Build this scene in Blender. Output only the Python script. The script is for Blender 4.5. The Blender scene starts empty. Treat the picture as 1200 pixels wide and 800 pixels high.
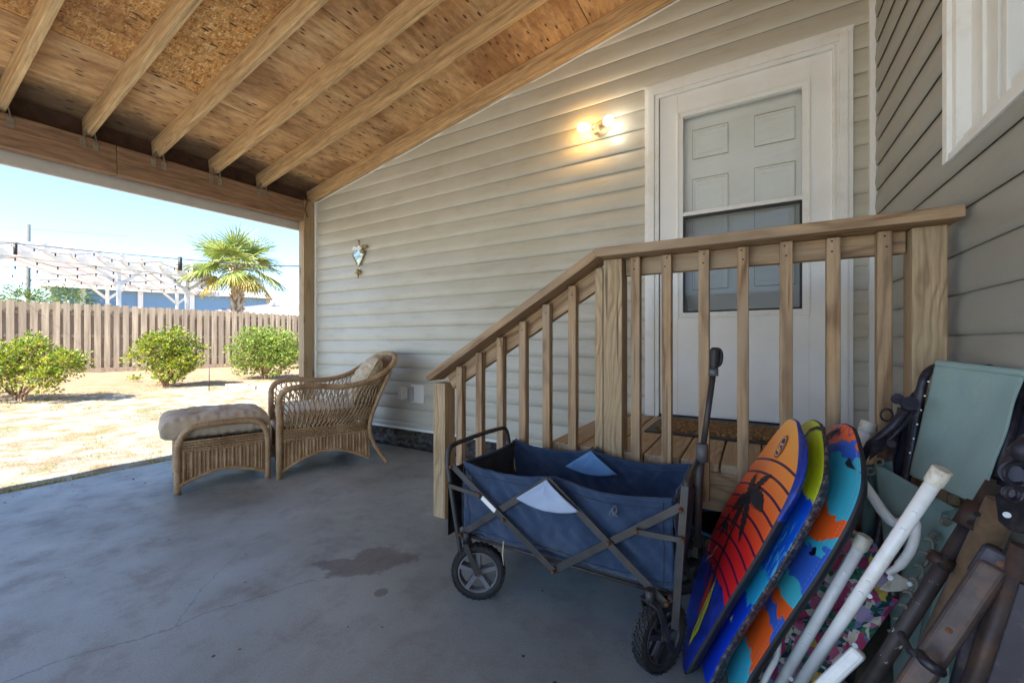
import bpy, math, random
from mathutils import Vector, Matrix, noise
R = math.radians
sc = bpy.context.scene
col = sc.collection
random.seed(7)
V = Vector
# ------------------------------------------------------------------ measuring helper (photo pixel + distance -> point of the place)
FPX = 484.0; HOR = 402.0; CAMZ = 0.96
YAW = math.atan(283 / FPX); SY = math.sin(YAW); CY = math.cos(YAW)
def at(px, py, t):
    u = (px - 600) / FPX; v = (HOR - py) / FPX
    return V(((-SY + u * CY) * t, (CY + u * SY) * t, CAMZ + v * t))
# ------------------------------------------------------------------ mesh builder
class MB:
    def __init__(s): s.v = []; s.f = []; s.m = []; s.s = []
    def add(s, vs, fs, mi=0, smooth=False):
        b = len(s.v); s.v += [tuple(x) for x in vs]
        for f in fs: s.f.append([b + i for i in f]); s.m.append(mi); s.s.append(smooth)
    def box(s, x0, x1, y0, y1, z0, z1, mi=0):
        vs = [(x, y, z) for z in (z0, z1) for y in (y0, y1) for x in (x0, x1)]
        s.add(vs, [(0, 2, 3, 1), (4, 5, 7, 6), (0, 1, 5, 4), (2, 6, 7, 3), (0, 4, 6, 2), (1, 3, 7, 5)], mi)
    def obox(s, p0, p1, w, h, mi=0, up=(0, 0, 1)):
        p0 = V(p0); p1 = V(p1); x = (p1 - p0).normalized(); z = V(up); y = z.cross(x)
        if y.length < 1e-4: y = V((0, 1, 0)).cross(x)
        y.normalize(); z = x.cross(y)
        vs = [p + y * (a * w / 2) + z * (b * h / 2) for p in (p0, p1) for b in (-1, 1) for a in (-1, 1)]
        s.add(vs, [(0, 1, 3, 2), (4, 6, 7, 5), (0, 4, 5, 1), (2, 3, 7, 6), (0, 2, 6, 4), (1, 5, 7, 3)], mi)
    def tube(s, pts, r, n=8, mi=0, cap=True, flat=None, closed=False):
        pts = [V(p) for p in pts]; N = len(pts); rs = r if isinstance(r, (list, tuple)) else [r] * N
        vs = []; prev = None
        for i, p in enumerate(pts):
            if closed: d = (pts[(i + 1) % N] - pts[i - 1])
            else: d = (pts[min(i + 1, N - 1)] - pts[max(i - 1, 0)])
            if d.length < 1e-9: d = V((0, 0, 1))
            d.normalize()
            if prev is None:
                a = V((0, 0, 1)) if abs(d.z) < .9 else V((1, 0, 0))
                if flat is not None: a = V(flat)
                u = (a - d * a.dot(d)).normalized()
            else: u = (prev - d * prev.dot(d)).normalized()
            prev = u; w = d.cross(u)
            for k in range(n):
                t = 2 * math.pi * k / n
                vs.append(p + u * (math.cos(t) * rs[i]) + w * (math.sin(t) * rs[i]))
        fs = []
        for i in range(N if closed else N - 1):
            j = (i + 1) % N
            for k in range(n):
                k2 = (k + 1) % n
                fs.append((i * n + k, i * n + k2, j * n + k2, j * n + k))
        s.add(vs, fs, mi, True)
        if cap and not closed:
            b = len(s.v) - N * n
            s.f.append([b + k for k in range(n)][::-1]); s.m.append(mi); s.s.append(False)
            s.f.append([b + (N - 1) * n + k for k in range(n)]); s.m.append(mi); s.s.append(False)
    def lathe(s, prof, mat, n=24, mi=0, smooth=True):      # prof: (r, z) list
        vs = []
        for r, z in prof:
            for k in range(n):
                t = 2 * math.pi * k / n
                vs.append(mat @ V((r * math.cos(t), r * math.sin(t), z)))
        fs = []
        for i in range(len(prof) - 1):
            for k in range(n):
                k2 = (k + 1) % n
                fs.append((i * n + k, i * n + k2, (i + 1) * n + k2, (i + 1) * n + k))
        s.add(vs, fs, mi, smooth)
    def grid(s, fn, nu, nv, mi=0, smooth=True, th=0):
        vs = [V(fn(i / nu, j / nv)) for j in range(nv + 1) for i in range(nu + 1)]
        W = nu + 1
        fs = [(j * W + i, j * W + i + 1, (j + 1) * W + i + 1, (j + 1) * W + i) for j in range(nv) for i in range(nu)]
        s.add(vs, fs, mi, smooth)
    def prism(s, poly, mat, t0, t1, mi=0, mside=None):     # poly in local xy, extruded t0..t1 along local z
        n = len(poly)
        vs = [mat @ V((x, y, t0)) for x, y in poly] + [mat @ V((x, y, t1)) for x, y in poly]
        s.add(vs, [list(range(n))[::-1], list(range(n, 2 * n))], mi)
        b = len(s.v) - 2 * n
        for i in range(n):
            j = (i + 1) % n
            s.f.append([b + i, b + j, b + n + j, b + n + i]); s.m.append(mi if mside is None else mside); s.s.append(False)
    def build(s, name, mats, parent=None, mw=None, bevel=0, solid=0, sub=0, seg=2):
        me = bpy.data.meshes.new(name); me.from_pydata(s.v, [], s.f)
        if not isinstance(mats, (list, tuple)): mats = [mats]
        for m in mats: me.materials.append(m)
        me.polygons.foreach_set('material_index', s.m); me.polygons.foreach_set('use_smooth', s.s)
        me.update()
        o = bpy.data.objects.new(name, me); put(o, parent, mw)
        if solid:
            md = o.modifiers.new('s', 'SOLIDIFY'); md.thickness = solid; md.offset = 0
        if bevel:
            md = o.modifiers.new('b', 'BEVEL'); md.width = bevel; md.segments = seg; md.limit_method = 'ANGLE'; md.angle_limit = R(40)
        if sub:
            md = o.modifiers.new('ss', 'SUBSURF'); md.levels = sub; md.render_levels = sub
        return o
def split_build(m, name, mats, parent=None, **kw):      # one object for every loose piece of the builder
    par = list(range(len(m.v)))
    def find(a):
        while par[a] != a: par[a] = par[par[a]]; a = par[a]
        return a
    for f in m.f:
        for q in f[1:]:
            a, b = find(f[0]), find(q)
            if a != b: par[b] = a
    groups = {}
    for i, f in enumerate(m.f): groups.setdefault(find(f[0]), []).append(i)
    out = []
    for fs in groups.values():
        n = MB(); ids = {}
        for i in fs:
            g = []
            for q in m.f[i]:
                if q not in ids: ids[q] = len(n.v); n.v.append(m.v[q])
                g.append(ids[q])
            n.f.append(g); n.m.append(m.m[i]); n.s.append(m.s[i])
        out.append(n.build(name, mats, parent, **kw))
    return out
WM = {}
def put(o, parent=None, mw=None):
    col.objects.link(o); mw = mw.copy() if mw is not None else Matrix.Identity(4)
    WM[o.name] = mw
    if parent is not None:
        o.parent = parent; o.matrix_parent_inverse = WM[parent.name].inverted()
    o.matrix_basis = mw
    return o
def thing(name, label, cat, loc=(0, 0, 0), group=None, mw=None):
    o = bpy.data.objects.new(name, None); o.empty_display_size = .1
    put(o, None, mw if mw is not None else Matrix.Translation(V(loc)))
    return tag(o, label, cat, group)
def tag(o, label, cat, group=None, kind=None):
    o['label'] = label
    if cat: o['category'] = cat
    if group: o['group'] = group
    if kind: o['kind'] = kind
    return o
def struct(o, label=None, cat=None, kind='structure'):
    o['kind'] = kind
    if label: o['label'] = label
    if cat: o['category'] = cat
    return o
def frame(p0, p1, up=(0, 0, 1)):
    p0 = V(p0); p1 = V(p1); x = (p1 - p0).normalized(); z = V(up); y = z.cross(x)
    if y.length < 1e-4: y = V((0, 1, 0)).cross(x)
    y.normalize(); z = x.cross(y)
    return Matrix(((x.x, y.x, z.x, p0.x), (x.y, y.y, z.y, p0.y), (x.z, y.z, z.z, p0.z), (0, 0, 0, 1)))
def lumber(name, p0, p1, w, h, mat, parent, up=(0, 0, 1), bevel=.003):
    L = (V(p1) - V(p0)).length
    m = MB(); m.box(0, L, -w / 2, w / 2, -h / 2, h / 2)
    return m.build(name, mat, parent, mw=frame(p0, p1, up), bevel=bevel)
def spline(pts, k=8, closed=False):
    pts = [V(p) for p in pts]; n = len(pts); out = []
    rng = n if closed else n - 1
    for i in range(rng):
        if closed: a, b, c, d = pts[i - 1], pts[i], pts[(i + 1) % n], pts[(i + 2) % n]
        else: a, b, c, d = pts[max(i - 1, 0)], pts[i], pts[i + 1], pts[min(i + 2, n - 1)]
        for j in range(k):
            t = j / k
            out.append(.5 * ((2 * b) + (c - a) * t + (2 * a - 5 * b + 4 * c - d) * t * t + (3 * b - a - 3 * c + d) * t ** 3))
    if not closed: out.append(pts[-1])
    return out
def nz(p, sc_=1, seed=0): return noise.noise(V(p) * sc_ + V((seed * 7.3, seed * 3.1, seed * 1.7)))
# ------------------------------------------------------------------ materials
class G:
    def __init__(s, name):
        s.mat = bpy.data.materials.new(name); s.mat.use_nodes = True; s.nt = s.mat.node_tree
        s.b = s.nt.nodes['Principled BSDF']; s.out = s.nt.nodes['Material Output']
    def __call__(s, ty, _a=None, **kw):
        n = s.nt.nodes.new('ShaderNode' + ty)
        for k, v in (_a or {}).items(): setattr(n, k, v)
        for k, v in kw.items(): s.set(n, k, v)
        return n
    def set(s, n, k, v):
        if k.startswith('i') and k[1:].isdigit(): sk = n.inputs[int(k[1:])]
        else: sk = n.inputs[k.replace('_', ' ')]
        if hasattr(v, 'bl_rna') and isinstance(v, bpy.types.NodeSocket): s.nt.links.new(v, sk)
        elif isinstance(v, bpy.types.Node): s.nt.links.new(v.outputs[0], sk)
        else:
            if sk.type == 'RGBA' and len(v) == 3: v = (*v, 1)
            sk.default_value = v
    def ramp(s, fac, stops, interp='LINEAR'):
        n = s('ValToRGB'); s.set(n, 'Fac', fac); n.color_ramp.interpolation = interp; e = n.color_ramp.elements
        while len(e) < len(stops): e.new(.5)
        for el, (p, c) in zip(e, stops): el.position = p; el.color = (*c, 1) if len(c) == 3 else c
        return n
    def math(s, op, a, b=0.0, c=0.0, clamp=False): return s('Math', dict(operation=op, use_clamp=clamp), i0=a, i1=b, i2=c)
    def mix(s, fac, a, b, mode='MIX'):
        n = s('Mix', dict(data_type='RGBA', blend_type=mode))
        s.set(n, 'i0', fac); s.set(n, 'i6', a); s.set(n, 'i7', b)
        return n.outputs[2]
    def coord(s, kind='Object'): return s('TexCoord').outputs[kind]
    def scaled(s, v, sx, sy, sz, loc=(0, 0, 0)):
        n = s('Mapping'); s.set(n, 'Vector', v); n.inputs['Scale'].default_value = (sx, sy, sz); n.inputs['Location'].default_value = loc
        return n.outputs[0]
    def noise(s, v, scale, detail=4, rough=.55, dist=0): return s('TexNoise', Vector=v, Scale=scale, Detail=detail, Roughness=rough, Distortion=dist)
    def bump(s, h, strength=.3, dist=.002):
        n = s('Bump', Strength=strength, Distance=dist, Height=h); s.set(s.b, 'Normal', n.outputs[0]); return n
    def done(s, color=None, rough=.6, metal=0, **kw):
        if color is not None: s.set(s.b, 'Base Color', color)
        s.set(s.b, 'Roughness', rough); s.b.inputs['Metallic'].default_value = metal
        for k, v in kw.items(): s.set(s.b, k, v)
        return s.mat
def rgb(r, g, b):                     # sRGB 0-255 -> linear
    return tuple(((c / 255) / 12.92 if c / 255 <= .04045 else ((c / 255 + .055) / 1.055) ** 2.4) for c in (r, g, b))
def mixc(a, b, t): return tuple(x * (1 - t) + y * t for x, y in zip(a, b))
def plain(name, c, rough=.6, metal=0, var=.25, scale=12, bump=.1, bscale=60, dirt=None, dirt_amt=.5, dirt_scale=5, **kw):
    g = G(name); p = g.coord()
    n = g.noise(p, scale, 5)
    colr = g.ramp(n, [(.3, tuple(x * (1 - var) for x in c)), (.7, tuple(min(1, x * (1 + var * .6)) for x in c))]).outputs[0]
    if dirt:
        d = g.noise(p, dirt_scale, 8, .7)
        k = g.ramp(d, [(.5, (0, 0, 0)), (.68, (dirt_amt,) * 3)])
        colr = g.mix(k.outputs[0], colr, dirt)
    if bump: g.bump(g.noise(p, bscale, 4), bump, .003)
    return g.done(colr, rough, metal, **kw)
def wood(name, light, dark, ring=9, rough=.75, gray=None, knots=True, checks=.5, var=.12, zebra=.8, smear=0):
    g = G(name); oi = g('ObjectInfo'); isl = g('NewGeometry').outputs['Random Per Island']
    rnd = g.math('ADD', oi.outputs['Random'], isl)
    off = g('CombineXYZ'); g.set(off, 'i0', g.math('MULTIPLY', rnd, 17.3)); g.set(off, 'i1', g.math('MULTIPLY', rnd, 9.1)); g.set(off, 'i2', g.math('MULTIPLY', rnd, 5.7))
    p = g('VectorMath', dict(operation='ADD')); g.set(p, 'i0', g.coord()); g.set(p, 'i1', off); p = p.outputs[0]
    big = g.noise(g.scaled(p, 1.6, 5, 5), 1.0, 3, .5)
    v2 = g('VectorMath', dict(operation='ADD')); g.set(v2, 'i0', g.scaled(p, .22, 8, 8)); g.set(v2, 'i1', g('VectorMath', dict(operation='SCALE'), i0=big.outputs['Color'], Scale=1.1).outputs[0])
    w = g('TexWave', dict(wave_type='RINGS', rings_direction='X'), Vector=v2.outputs[0], Scale=ring / 7, Distortion=1.6, Detail=3.0, Detail_Scale=1.2)
    fine = g.noise(g.scaled(p, 3, 120, 120), 1.0, 3, .6)
    mid = mixc(dark, light, .6)
    c = g.ramp(w, [(0, mixc(mid, dark, zebra)), (.4, mixc(mid, light, .3)), (1, mixc(mid, light, max(zebra, .6)))]).outputs[0]
    if smear:
        sm = g.noise(g.scaled(p, 2.2, 9, 9), 1.0, 6, .7)
        c = g.mix(g.ramp(sm, [(.54, (0, 0, 0)), (.68, (smear,) * 3)]).outputs[0], c, mixc(dark, (.06, .03, .015), .55))
        mo = g.noise(g.scaled(p, 5, 14, 14), 1.0, 6, .75)
        c = g.mix(.5, c, g.ramp(mo, [(.35, (.68, .64, .6)), (.65, (1.12, 1.12, 1.12))]).outputs[0], 'MULTIPLY')
    f2 = g.ramp(fine, [(.35, (.62, .6, .58)), (.62, (1.1, 1.1, 1.1))]).outputs[0]
    c = g.mix(.75, c, f2, 'MULTIPLY')
    if gray:
        gn = g.noise(g.scaled(p, 1.2, 3, 3), 1.5, 4)
        c = g.mix(g.ramp(gn, [(.4, (0, 0, 0)), (.65, (.75,) * 3)]).outputs[0], c, gray)
    if knots:
        vo = g('TexVoronoi', Vector=g.scaled(p, 2.2, 8, 8), Scale=1.0)
        k = g.ramp(vo.outputs['Distance'], [(.05, (1, 1, 1)), (.13, (0, 0, 0))]).outputs[0]
        c = g.mix(g.math('MULTIPLY', k, .7), c, mixc(dark, (.05, .02, .01), .6))
    if checks:
        ck = g.noise(g.scaled(p, 1.4, 45, 45), 1.0, 2, .5)
        k = g.ramp(ck, [(.27, (1, 1, 1)), (.31, (0, 0, 0))]).outputs[0]
        c = g.mix(g.math('MULTIPLY', k, checks), c, (.05, .035, .02))
    vv = g.math('MULTIPLY_ADD', rnd, var, 1 - var * .9)
    c = g.mix(1.0, c, g('CombineColor', Red=vv, Green=vv, Blue=vv), 'MULTIPLY')
    g.bump(g.math('ADD', fine, g.math('MULTIPLY', w, .5)), .35, .0015)
    return g.done(c, rough)
WOOD = wood('rail_wood', rgb(190, 158, 120), rgb(122, 88, 58), gray=rgb(168, 146, 120), zebra=.75, smear=.35)
WOODP = wood('post_wood', rgb(200, 174, 136), rgb(138, 110, 78), ring=20, gray=rgb(176, 154, 122), checks=.7, zebra=.5, smear=.25)
RAFT = wood('rafter_wood', rgb(222, 190, 142), rgb(184, 142, 94), ring=9, var=.15, zebra=.3, smear=.5)
BEAM = wood('beam_wood', rgb(172, 138, 108), rgb(130, 98, 74), ring=9, zebra=.35, smear=.5)
DECKW = wood('deck_wood', rgb(188, 164, 130), rgb(150, 124, 94), gray=rgb(166, 150, 128), zebra=.4, smear=.35)
def siding_mat(name, c1, c2):
    g = G(name); p = g.coord()
    n1 = g.noise(p, 1.1, 6, .65); n2 = g.noise(g.scaled(p, 1, 1, 6), 2.5, 6, .7)
    c = g.ramp(n1, [(.3, c1), (.7, c2)]).outputs[0]
    c = g.mix(g.ramp(n2, [(.52, (0, 0, 0)), (.75, (.4,) * 3)]).outputs[0], c, rgb(138, 126, 102))
    sp = g('TexVoronoi', Vector=p, Scale=38.0)
    spk = g.math('MULTIPLY', g.ramp(sp.outputs['Distance'], [(.04, (1, 1, 1)), (.08, (0, 0, 0))]).outputs[0], g.ramp(g.noise(p, 1.3, 2), [(.6, (0, 0, 0)), (.66, (.6,) * 3)]).outputs[0])
    c = g.mix(spk, c, rgb(90, 80, 66))
    g.bump(g.noise(g.scaled(p, 6, 6, 60), 4, 3), .12, .001)
    return g.done(c, .42)
SIDING = siding_mat('vinyl_siding', rgb(186, 180, 162), rgb(202, 198, 184))
SIDING2 = siding_mat('darker_vinyl_siding', rgb(154, 152, 142), rgb(168, 166, 157))  # darker copy of the siding tone, for the side wall
WHITE = plain('white_paint', rgb(240, 240, 236), .4, var=.03, bump=.05, dirt=rgb(186, 172, 146), dirt_amt=.3, dirt_scale=6)
WHITE2 = plain('white_trim_vinyl', rgb(238, 238, 234), .35, var=.03, bump=.03)
DOORW = plain('door_paint', rgb(243, 243, 240), .4, var=.03, bump=.04, bscale=25, dirt=rgb(196, 186, 160), dirt_amt=.2, dirt_scale=3)
GRIME = plain('grime_line', rgb(148, 128, 92), .8, var=.5, scale=60, bump=0)
BLACK = plain('black_rubber', (.02, .02, .022), .55, var=.3)
DARKGAP = plain('dark_gap', (.012, .012, .013), .9, bump=0)
def concrete():
    g = G('painted_concrete'); p = g.coord()
    a = g.noise(p, .9, 8, .62, .4); b = g.noise(p, 5, 8, .7); f = g.noise(p, 60, 4, .6)
    c = g.ramp(a, [(.34, rgb(124, 132, 132)), (.5, rgb(145, 153, 154)), (.68, rgb(166, 177, 182))]).outputs[0]
    c = g.mix(g.ramp(b, [(.5, (0, 0, 0)), (.72, (.55,) * 3)]).outputs[0], c, rgb(108, 104, 104))
    pale = g.noise(g.scaled(p, 1.6, 3.4, 1), 2.2, 9, .78, 1.0)
    c = g.mix(g.ramp(pale, [(.62, (0, 0, 0)), (.72, (.5,) * 3)]).outputs[0], c, rgb(176, 190, 200))
    # brown spill with a ragged outline, and two smaller blots
    def blot(cx, cy, ax, ay, ang, thr=1.0, amp=1.25):
        m = g('Mapping', dict(vector_type='TEXTURE')); g.set(m, 'Vector', p)
        m.inputs['Location'].default_value = (cx, cy, 0); m.inputs['Rotation'].default_value = (0, 0, ang); m.inputs['Scale'].default_value = (ax, ay, 1)
        sep = g('SeparateXYZ', i0=m.outputs[0])
        r = g.math('SQRT', g.math('ADD', g.math('POWER', g.math('ABSOLUTE', sep.outputs[0]), 2), g.math('POWER', g.math('ABSOLUTE', sep.outputs[1]), 2)))
        r = g.math('ADD', r, g.math('MULTIPLY', g.math('SUBTRACT', g.noise(p, 7, 7, .65), .5), amp * 2.2))
        return g.ramp(r, [(.78, (1, 1, 1)), (1.08, (0, 0, 0))]).outputs[0]
    s1 = g.math('MAXIMUM', blot(-1.44, 1.27, .17, .12, R(60)), blot(-1.56, 1.17, .16, .05, R(35)))
    s2 = g.math('MAXIMUM', blot(-1.24, 1.12, .03, .03, 0, amp=.3), blot(-1.62, .33, .16, .035, R(10), amp=.5))
    st = g.math('MAXIMUM', s1, s2)
    c = g.mix(g.math('MULTIPLY', st, .7), c, g.mix(f, rgb(78, 72, 76), rgb(116, 108, 110)))
    # hairline cracks along meandering lines
    def crack(x0, y0, x1, y1, w=.0035):
        m = g('Mapping', dict(vector_type='TEXTURE')); g.set(m, 'Vector', p)
        L = math.hypot(x1 - x0, y1 - y0); m.inputs['Location'].default_value = (x0, y0, 0); m.inputs['Rotation'].default_value = (0, 0, math.atan2(y1 - y0, x1 - x0)); m.inputs['Scale'].default_value = (L, 1, 1)
        sep = g('SeparateXYZ', i0=m.outputs[0])
        wob = g.math('MULTIPLY', g.math('SUBTRACT', g.noise(p, 3, 8, .7), .5), .16)
        d = g.math('ABSOLUTE', g.math('ADD', sep.outputs[1], wob))
        on = g.math('MULTIPLY', g.math('GREATER_THAN', sep.outputs[0], 0), g.math('LESS_THAN', sep.outputs[0], 1))
        return g.math('MULTIPLY', g.math('LESS_THAN', d, w), on)
    ck = g.math('MAXIMUM', g.math('MAXIMUM', crack(-1.85, .25, -1.55, 1.05), crack(-1.55, 1.03, -1.3, 1.6, .002)), crack(-1.70, .62, -2.05, 1.0, .002))
    c = g.mix(g.math('MULTIPLY', ck, .35), c, (.05, .05, .055))
    sp = g('TexVoronoi', Vector=p, Scale=7.0)
    spk = g.math('MULTIPLY', g.ramp(sp.outputs['Distance'], [(.035, (1, 1, 1)), (.05, (0, 0, 0))]).outputs[0], g.math('GREATER_THAN', g.noise(p, 2.1, 2), .55))
    c = g.mix(spk, c, (.03, .025, .025))
    rr = g.ramp(b, [(.35, (.33,) * 3), (.7, (.6,) * 3)]).outputs[0]
    gr = g.noise(p, 170, 3, .7); sc2 = g.noise(g.scaled(p, 3, 14, 1), 5, 6, .8)
    c = g.mix(.8, c, g.ramp(gr, [(.3, (.74, .74, .74)), (.5, (1, 1, 1)), (.72, (1.12, 1.12, 1.12))]).outputs[0], 'MULTIPLY')
    c = g.mix(g.ramp(sc2, [(.64, (0, 0, 0)), (.72, (.35,) * 3)]).outputs[0], c, rgb(186, 194, 198))
    g.bump(g.math('ADD', g.math('MULTIPLY', f, .35), b), .22, .004)
    return g.done(c, rr)
CONC = concrete()
def board_sheet(name, osb):
    g = G(name); p = g.coord(); oi = g('ObjectInfo')
    off = g('VectorMath', dict(operation='SCALE')); g.set(off, 'i0', (13.0, 7.0, 3.0)); g.set(off, 'Scale', oi.outputs['Random'])
    pp = g('VectorMath', dict(operation='ADD')); g.set(pp, 'i0', p); g.set(pp, 'i1', off.outputs[0]); p = pp.outputs[0]
    def chips(ang, sc_):
        m = g('Mapping'); g.set(m, 'Vector', p); m.inputs['Rotation'].default_value = (0, 0, ang); m.inputs['Scale'].default_value = (sc_ * .28, sc_, sc_)
        return g('TexVoronoi', Vector=m.outputs[0], Scale=1.0)
    if osb:
        a = chips(.5, 90); b = chips(-.7, 110); d = chips(1.7, 80)
        sel = g.noise(p, 40, 2)
        va = g.mix(g.ramp(sel, [(.47, (0, 0, 0)), (.5, (1, 1, 1))]).outputs[0], a.outputs['Color'], b.outputs['Color'])
        va = g.mix(g.ramp(g.noise(p, 55, 2), [(.52, (0, 0, 0)), (.55, (1, 1, 1))]).outputs[0], va, d.outputs['Color'])
        c = g.ramp(g('SeparateColor', Color=va).outputs[0], [(0, rgb(160, 106, 52)), (.3, rgb(206, 150, 84)), (.8, rgb(228, 180, 116)), (1, rgb(246, 216, 164))]).outputs[0]
        hgt = g('SeparateColor', Color=va).outputs[0]
    else:
        w = g.noise(g.scaled(p, 22, 1.6, 4), 1.0, 5, .65, .6)
        c = g.ramp(w, [(.25, rgb(192, 148, 102)), (.5, rgb(218, 176, 126)), (.75, rgb(240, 208, 162))]).outputs[0]
        hgt = w.outputs[0]
    vo = g('TexVoronoi', Vector=g.scaled(p, 24, 8, 1), Scale=1.15)
    k = g.ramp(vo.outputs['Distance'], [(.15, (1, 1, 1)), (.25, (0, 0, 0))]).outputs[0]
    on = g.ramp(g('SeparateColor', Color=vo.outputs['Color']).outputs[0], [(.3, (0, 0, 0)), (.4, (1, 1, 1))]).outputs[0]
    c = g.mix(g.math('MULTIPLY', g.math('MULTIPLY', k, on), .9), c, rgb(38, 24, 16))
    st = g.noise(g.scaled(p, 1.5, .8, 1), 1.6, 7, .7)
    c = g.mix(g.ramp(st, [(.47, (0, 0, 0)), (.62, (.6,) * 3)]).outputs[0], c, rgb(136, 88, 54))
    mo = g.noise(g.scaled(p, 26, 7, 1), 1.0, 7, .75)
    c = g.mix(.85, c, g.ramp(mo, [(.3, (.48, .43, .38)), (.5, (.95, .93, .9)), (.68, (1.15, 1.15, 1.12))]).outputs[0], 'MULTIPLY')
    # ragged darker tone along the low edge above the beam
    sep = g('SeparateXYZ', i0=g.coord())
    low_edge = g.math('ADD', g.math('MULTIPLY_ADD', sep.outputs[0], -3.2, -12.6), g.math('MULTIPLY', g.noise(p, 3, 6, .7), 1.5))
    c = g.mix(g.ramp(low_edge, [(.5, (0, 0, 0)), (1.4, (.7,) * 3)]).outputs[0], c, rgb(60, 46, 42))
    g.bump(hgt, .25, .002)
    return g.done(c, .75)
OSB = board_sheet('osb_sheet', True); PLY = board_sheet('plywood_sheet', False)
STEEL = plain('galvanised_steel', rgb(170, 170, 165), .4, .8, var=.3, scale=40, dirt=rgb(120, 90, 60), dirt_amt=.6, dirt_scale=20)
RUSTY = plain('rusty_bolt', rgb(120, 78, 50), .7, .4, var=.4, scale=80)
DKMET = plain('weathered_black_metal', rgb(62, 62, 64), .5, .3, var=.35, scale=14, bump=.2, dirt=rgb(112, 84, 62), dirt_amt=.35, dirt_scale=16)
BRZ = plain('bronze_metal', rgb(84, 72, 70), .5, .3, var=.3, scale=30, bump=.12, dirt=rgb(120, 88, 66), dirt_amt=.7, dirt_scale=14)
BRZ2 = plain('dusty_navy_metal', rgb(46, 44, 56), .42, .4, var=.3, scale=18, bump=.2, dirt=rgb(110, 100, 96), dirt_amt=.5, dirt_scale=18)
WTUBE = plain('white_enamel_tube', rgb(242, 242, 240), .25, var=.03, scale=8, bump=0, dirt=rgb(170, 140, 100), dirt_amt=.22, dirt_scale=14)
CAPW = plain('yellowed_cap', rgb(228, 222, 206), .5, var=.15, dirt=rgb(130, 100, 70), dirt_amt=.6, dirt_scale=22)
def fabric(name, c1, c2, scale=3, weave=3600, rough=.85, fade=None, fold=0):
    g = G(name); p = g.coord()
    n = g.noise(p, scale, 6, .65)
    c = g.ramp(n, [(.3, c1), (.7, c2)]).outputs[0]
    if fade: c = g.mix(g.ramp(g.noise(p, scale * 2.3, 6, .7), [(.55, (0, 0, 0)), (.75, (.5,) * 3)]).outputs[0], c, fade)
    w = g('TexWave', dict(wave_type='BANDS', bands_direction='DIAGONAL'), Vector=p, Scale=weave / 6.28, Distortion=.5)
    hb = g.math('ADD', g.math('MULTIPLY', w, .4), g.math('MULTIPLY', g.noise(p, 22, 4), 1.5))
    if fold: hb = g.math('ADD', hb, g.math('MULTIPLY', g.noise(g.scaled(p, 1.6, 1.6, .7), 9, 3, .5, 1.2), fold))
    g.bump(hb, .3 if not fold else .5, .003 if not fold else .006)
    return g.done(c, rough, Sheen_Weight=.15)
BLUEF = fabric('wagon_fabric', rgb(32, 54, 86), rgb(48, 74, 108), scale=5, fade=rgb(70, 98, 130), fold=5)
DBLUE = fabric('wagon_lining', rgb(32, 36, 50), rgb(44, 48, 64))
PALEF = fabric('faded_patch', rgb(150, 166, 196), rgb(182, 196, 220))
PALEB = fabric('faded_patch_back', rgb(96, 140, 188), rgb(120, 164, 208))
TEALF = fabric('teal_sling', rgb(138, 170, 168), rgb(162, 192, 186), scale=2.2, fade=rgb(176, 192, 180), fold=2)
TEALD = fabric('teal_sling_dark', rgb(84, 112, 112), rgb(114, 142, 138), scale=3)
CUSH = fabric('linen_cushion', rgb(190, 170, 146), rgb(214, 197, 172), scale=4, fade=rgb(160, 142, 122), fold=3)
CUSHC = fabric('cream_cushion', rgb(202, 192, 170), rgb(226, 218, 200), scale=4)
PILL = fabric('pillow_fabric', rgb(178, 158, 128), rgb(222, 208, 180), scale=24)
def wicker(name='wicker'):
    g = G(name); p = g.coord()
    n = g.noise(p, 9, 5, .6); f = g.noise(p, 120, 3, .6)
    c = g.ramp(n, [(.3, rgb(150, 118, 84)), (.5, rgb(180, 148, 110)), (.72, rgb(208, 180, 144))]).outputs[0]
    c = g.mix(.6, c, g.ramp(f, [(.35, (.6, .57, .52)), (.6, (1.1, 1.08, 1.05))]).outputs[0], 'MULTIPLY')
    w = g('TexWave', dict(wave_type='BANDS', bands_direction='DIAGONAL'), Vector=p, Scale=34.0, Distortion=.8, Detail=1.0)
    c = g.mix(.4, c, g.ramp(w, [(.05, (.5, .45, .4)), (.4, (1, 1, 1))]).outputs[0], 'MULTIPLY')
    g.bump(w.outputs[0], .6, .003)
    return g.done(c, .55)
WICK = wicker()
SUN_E, SKY_S, EXPO = 3.3, .08, 2.5
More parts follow.
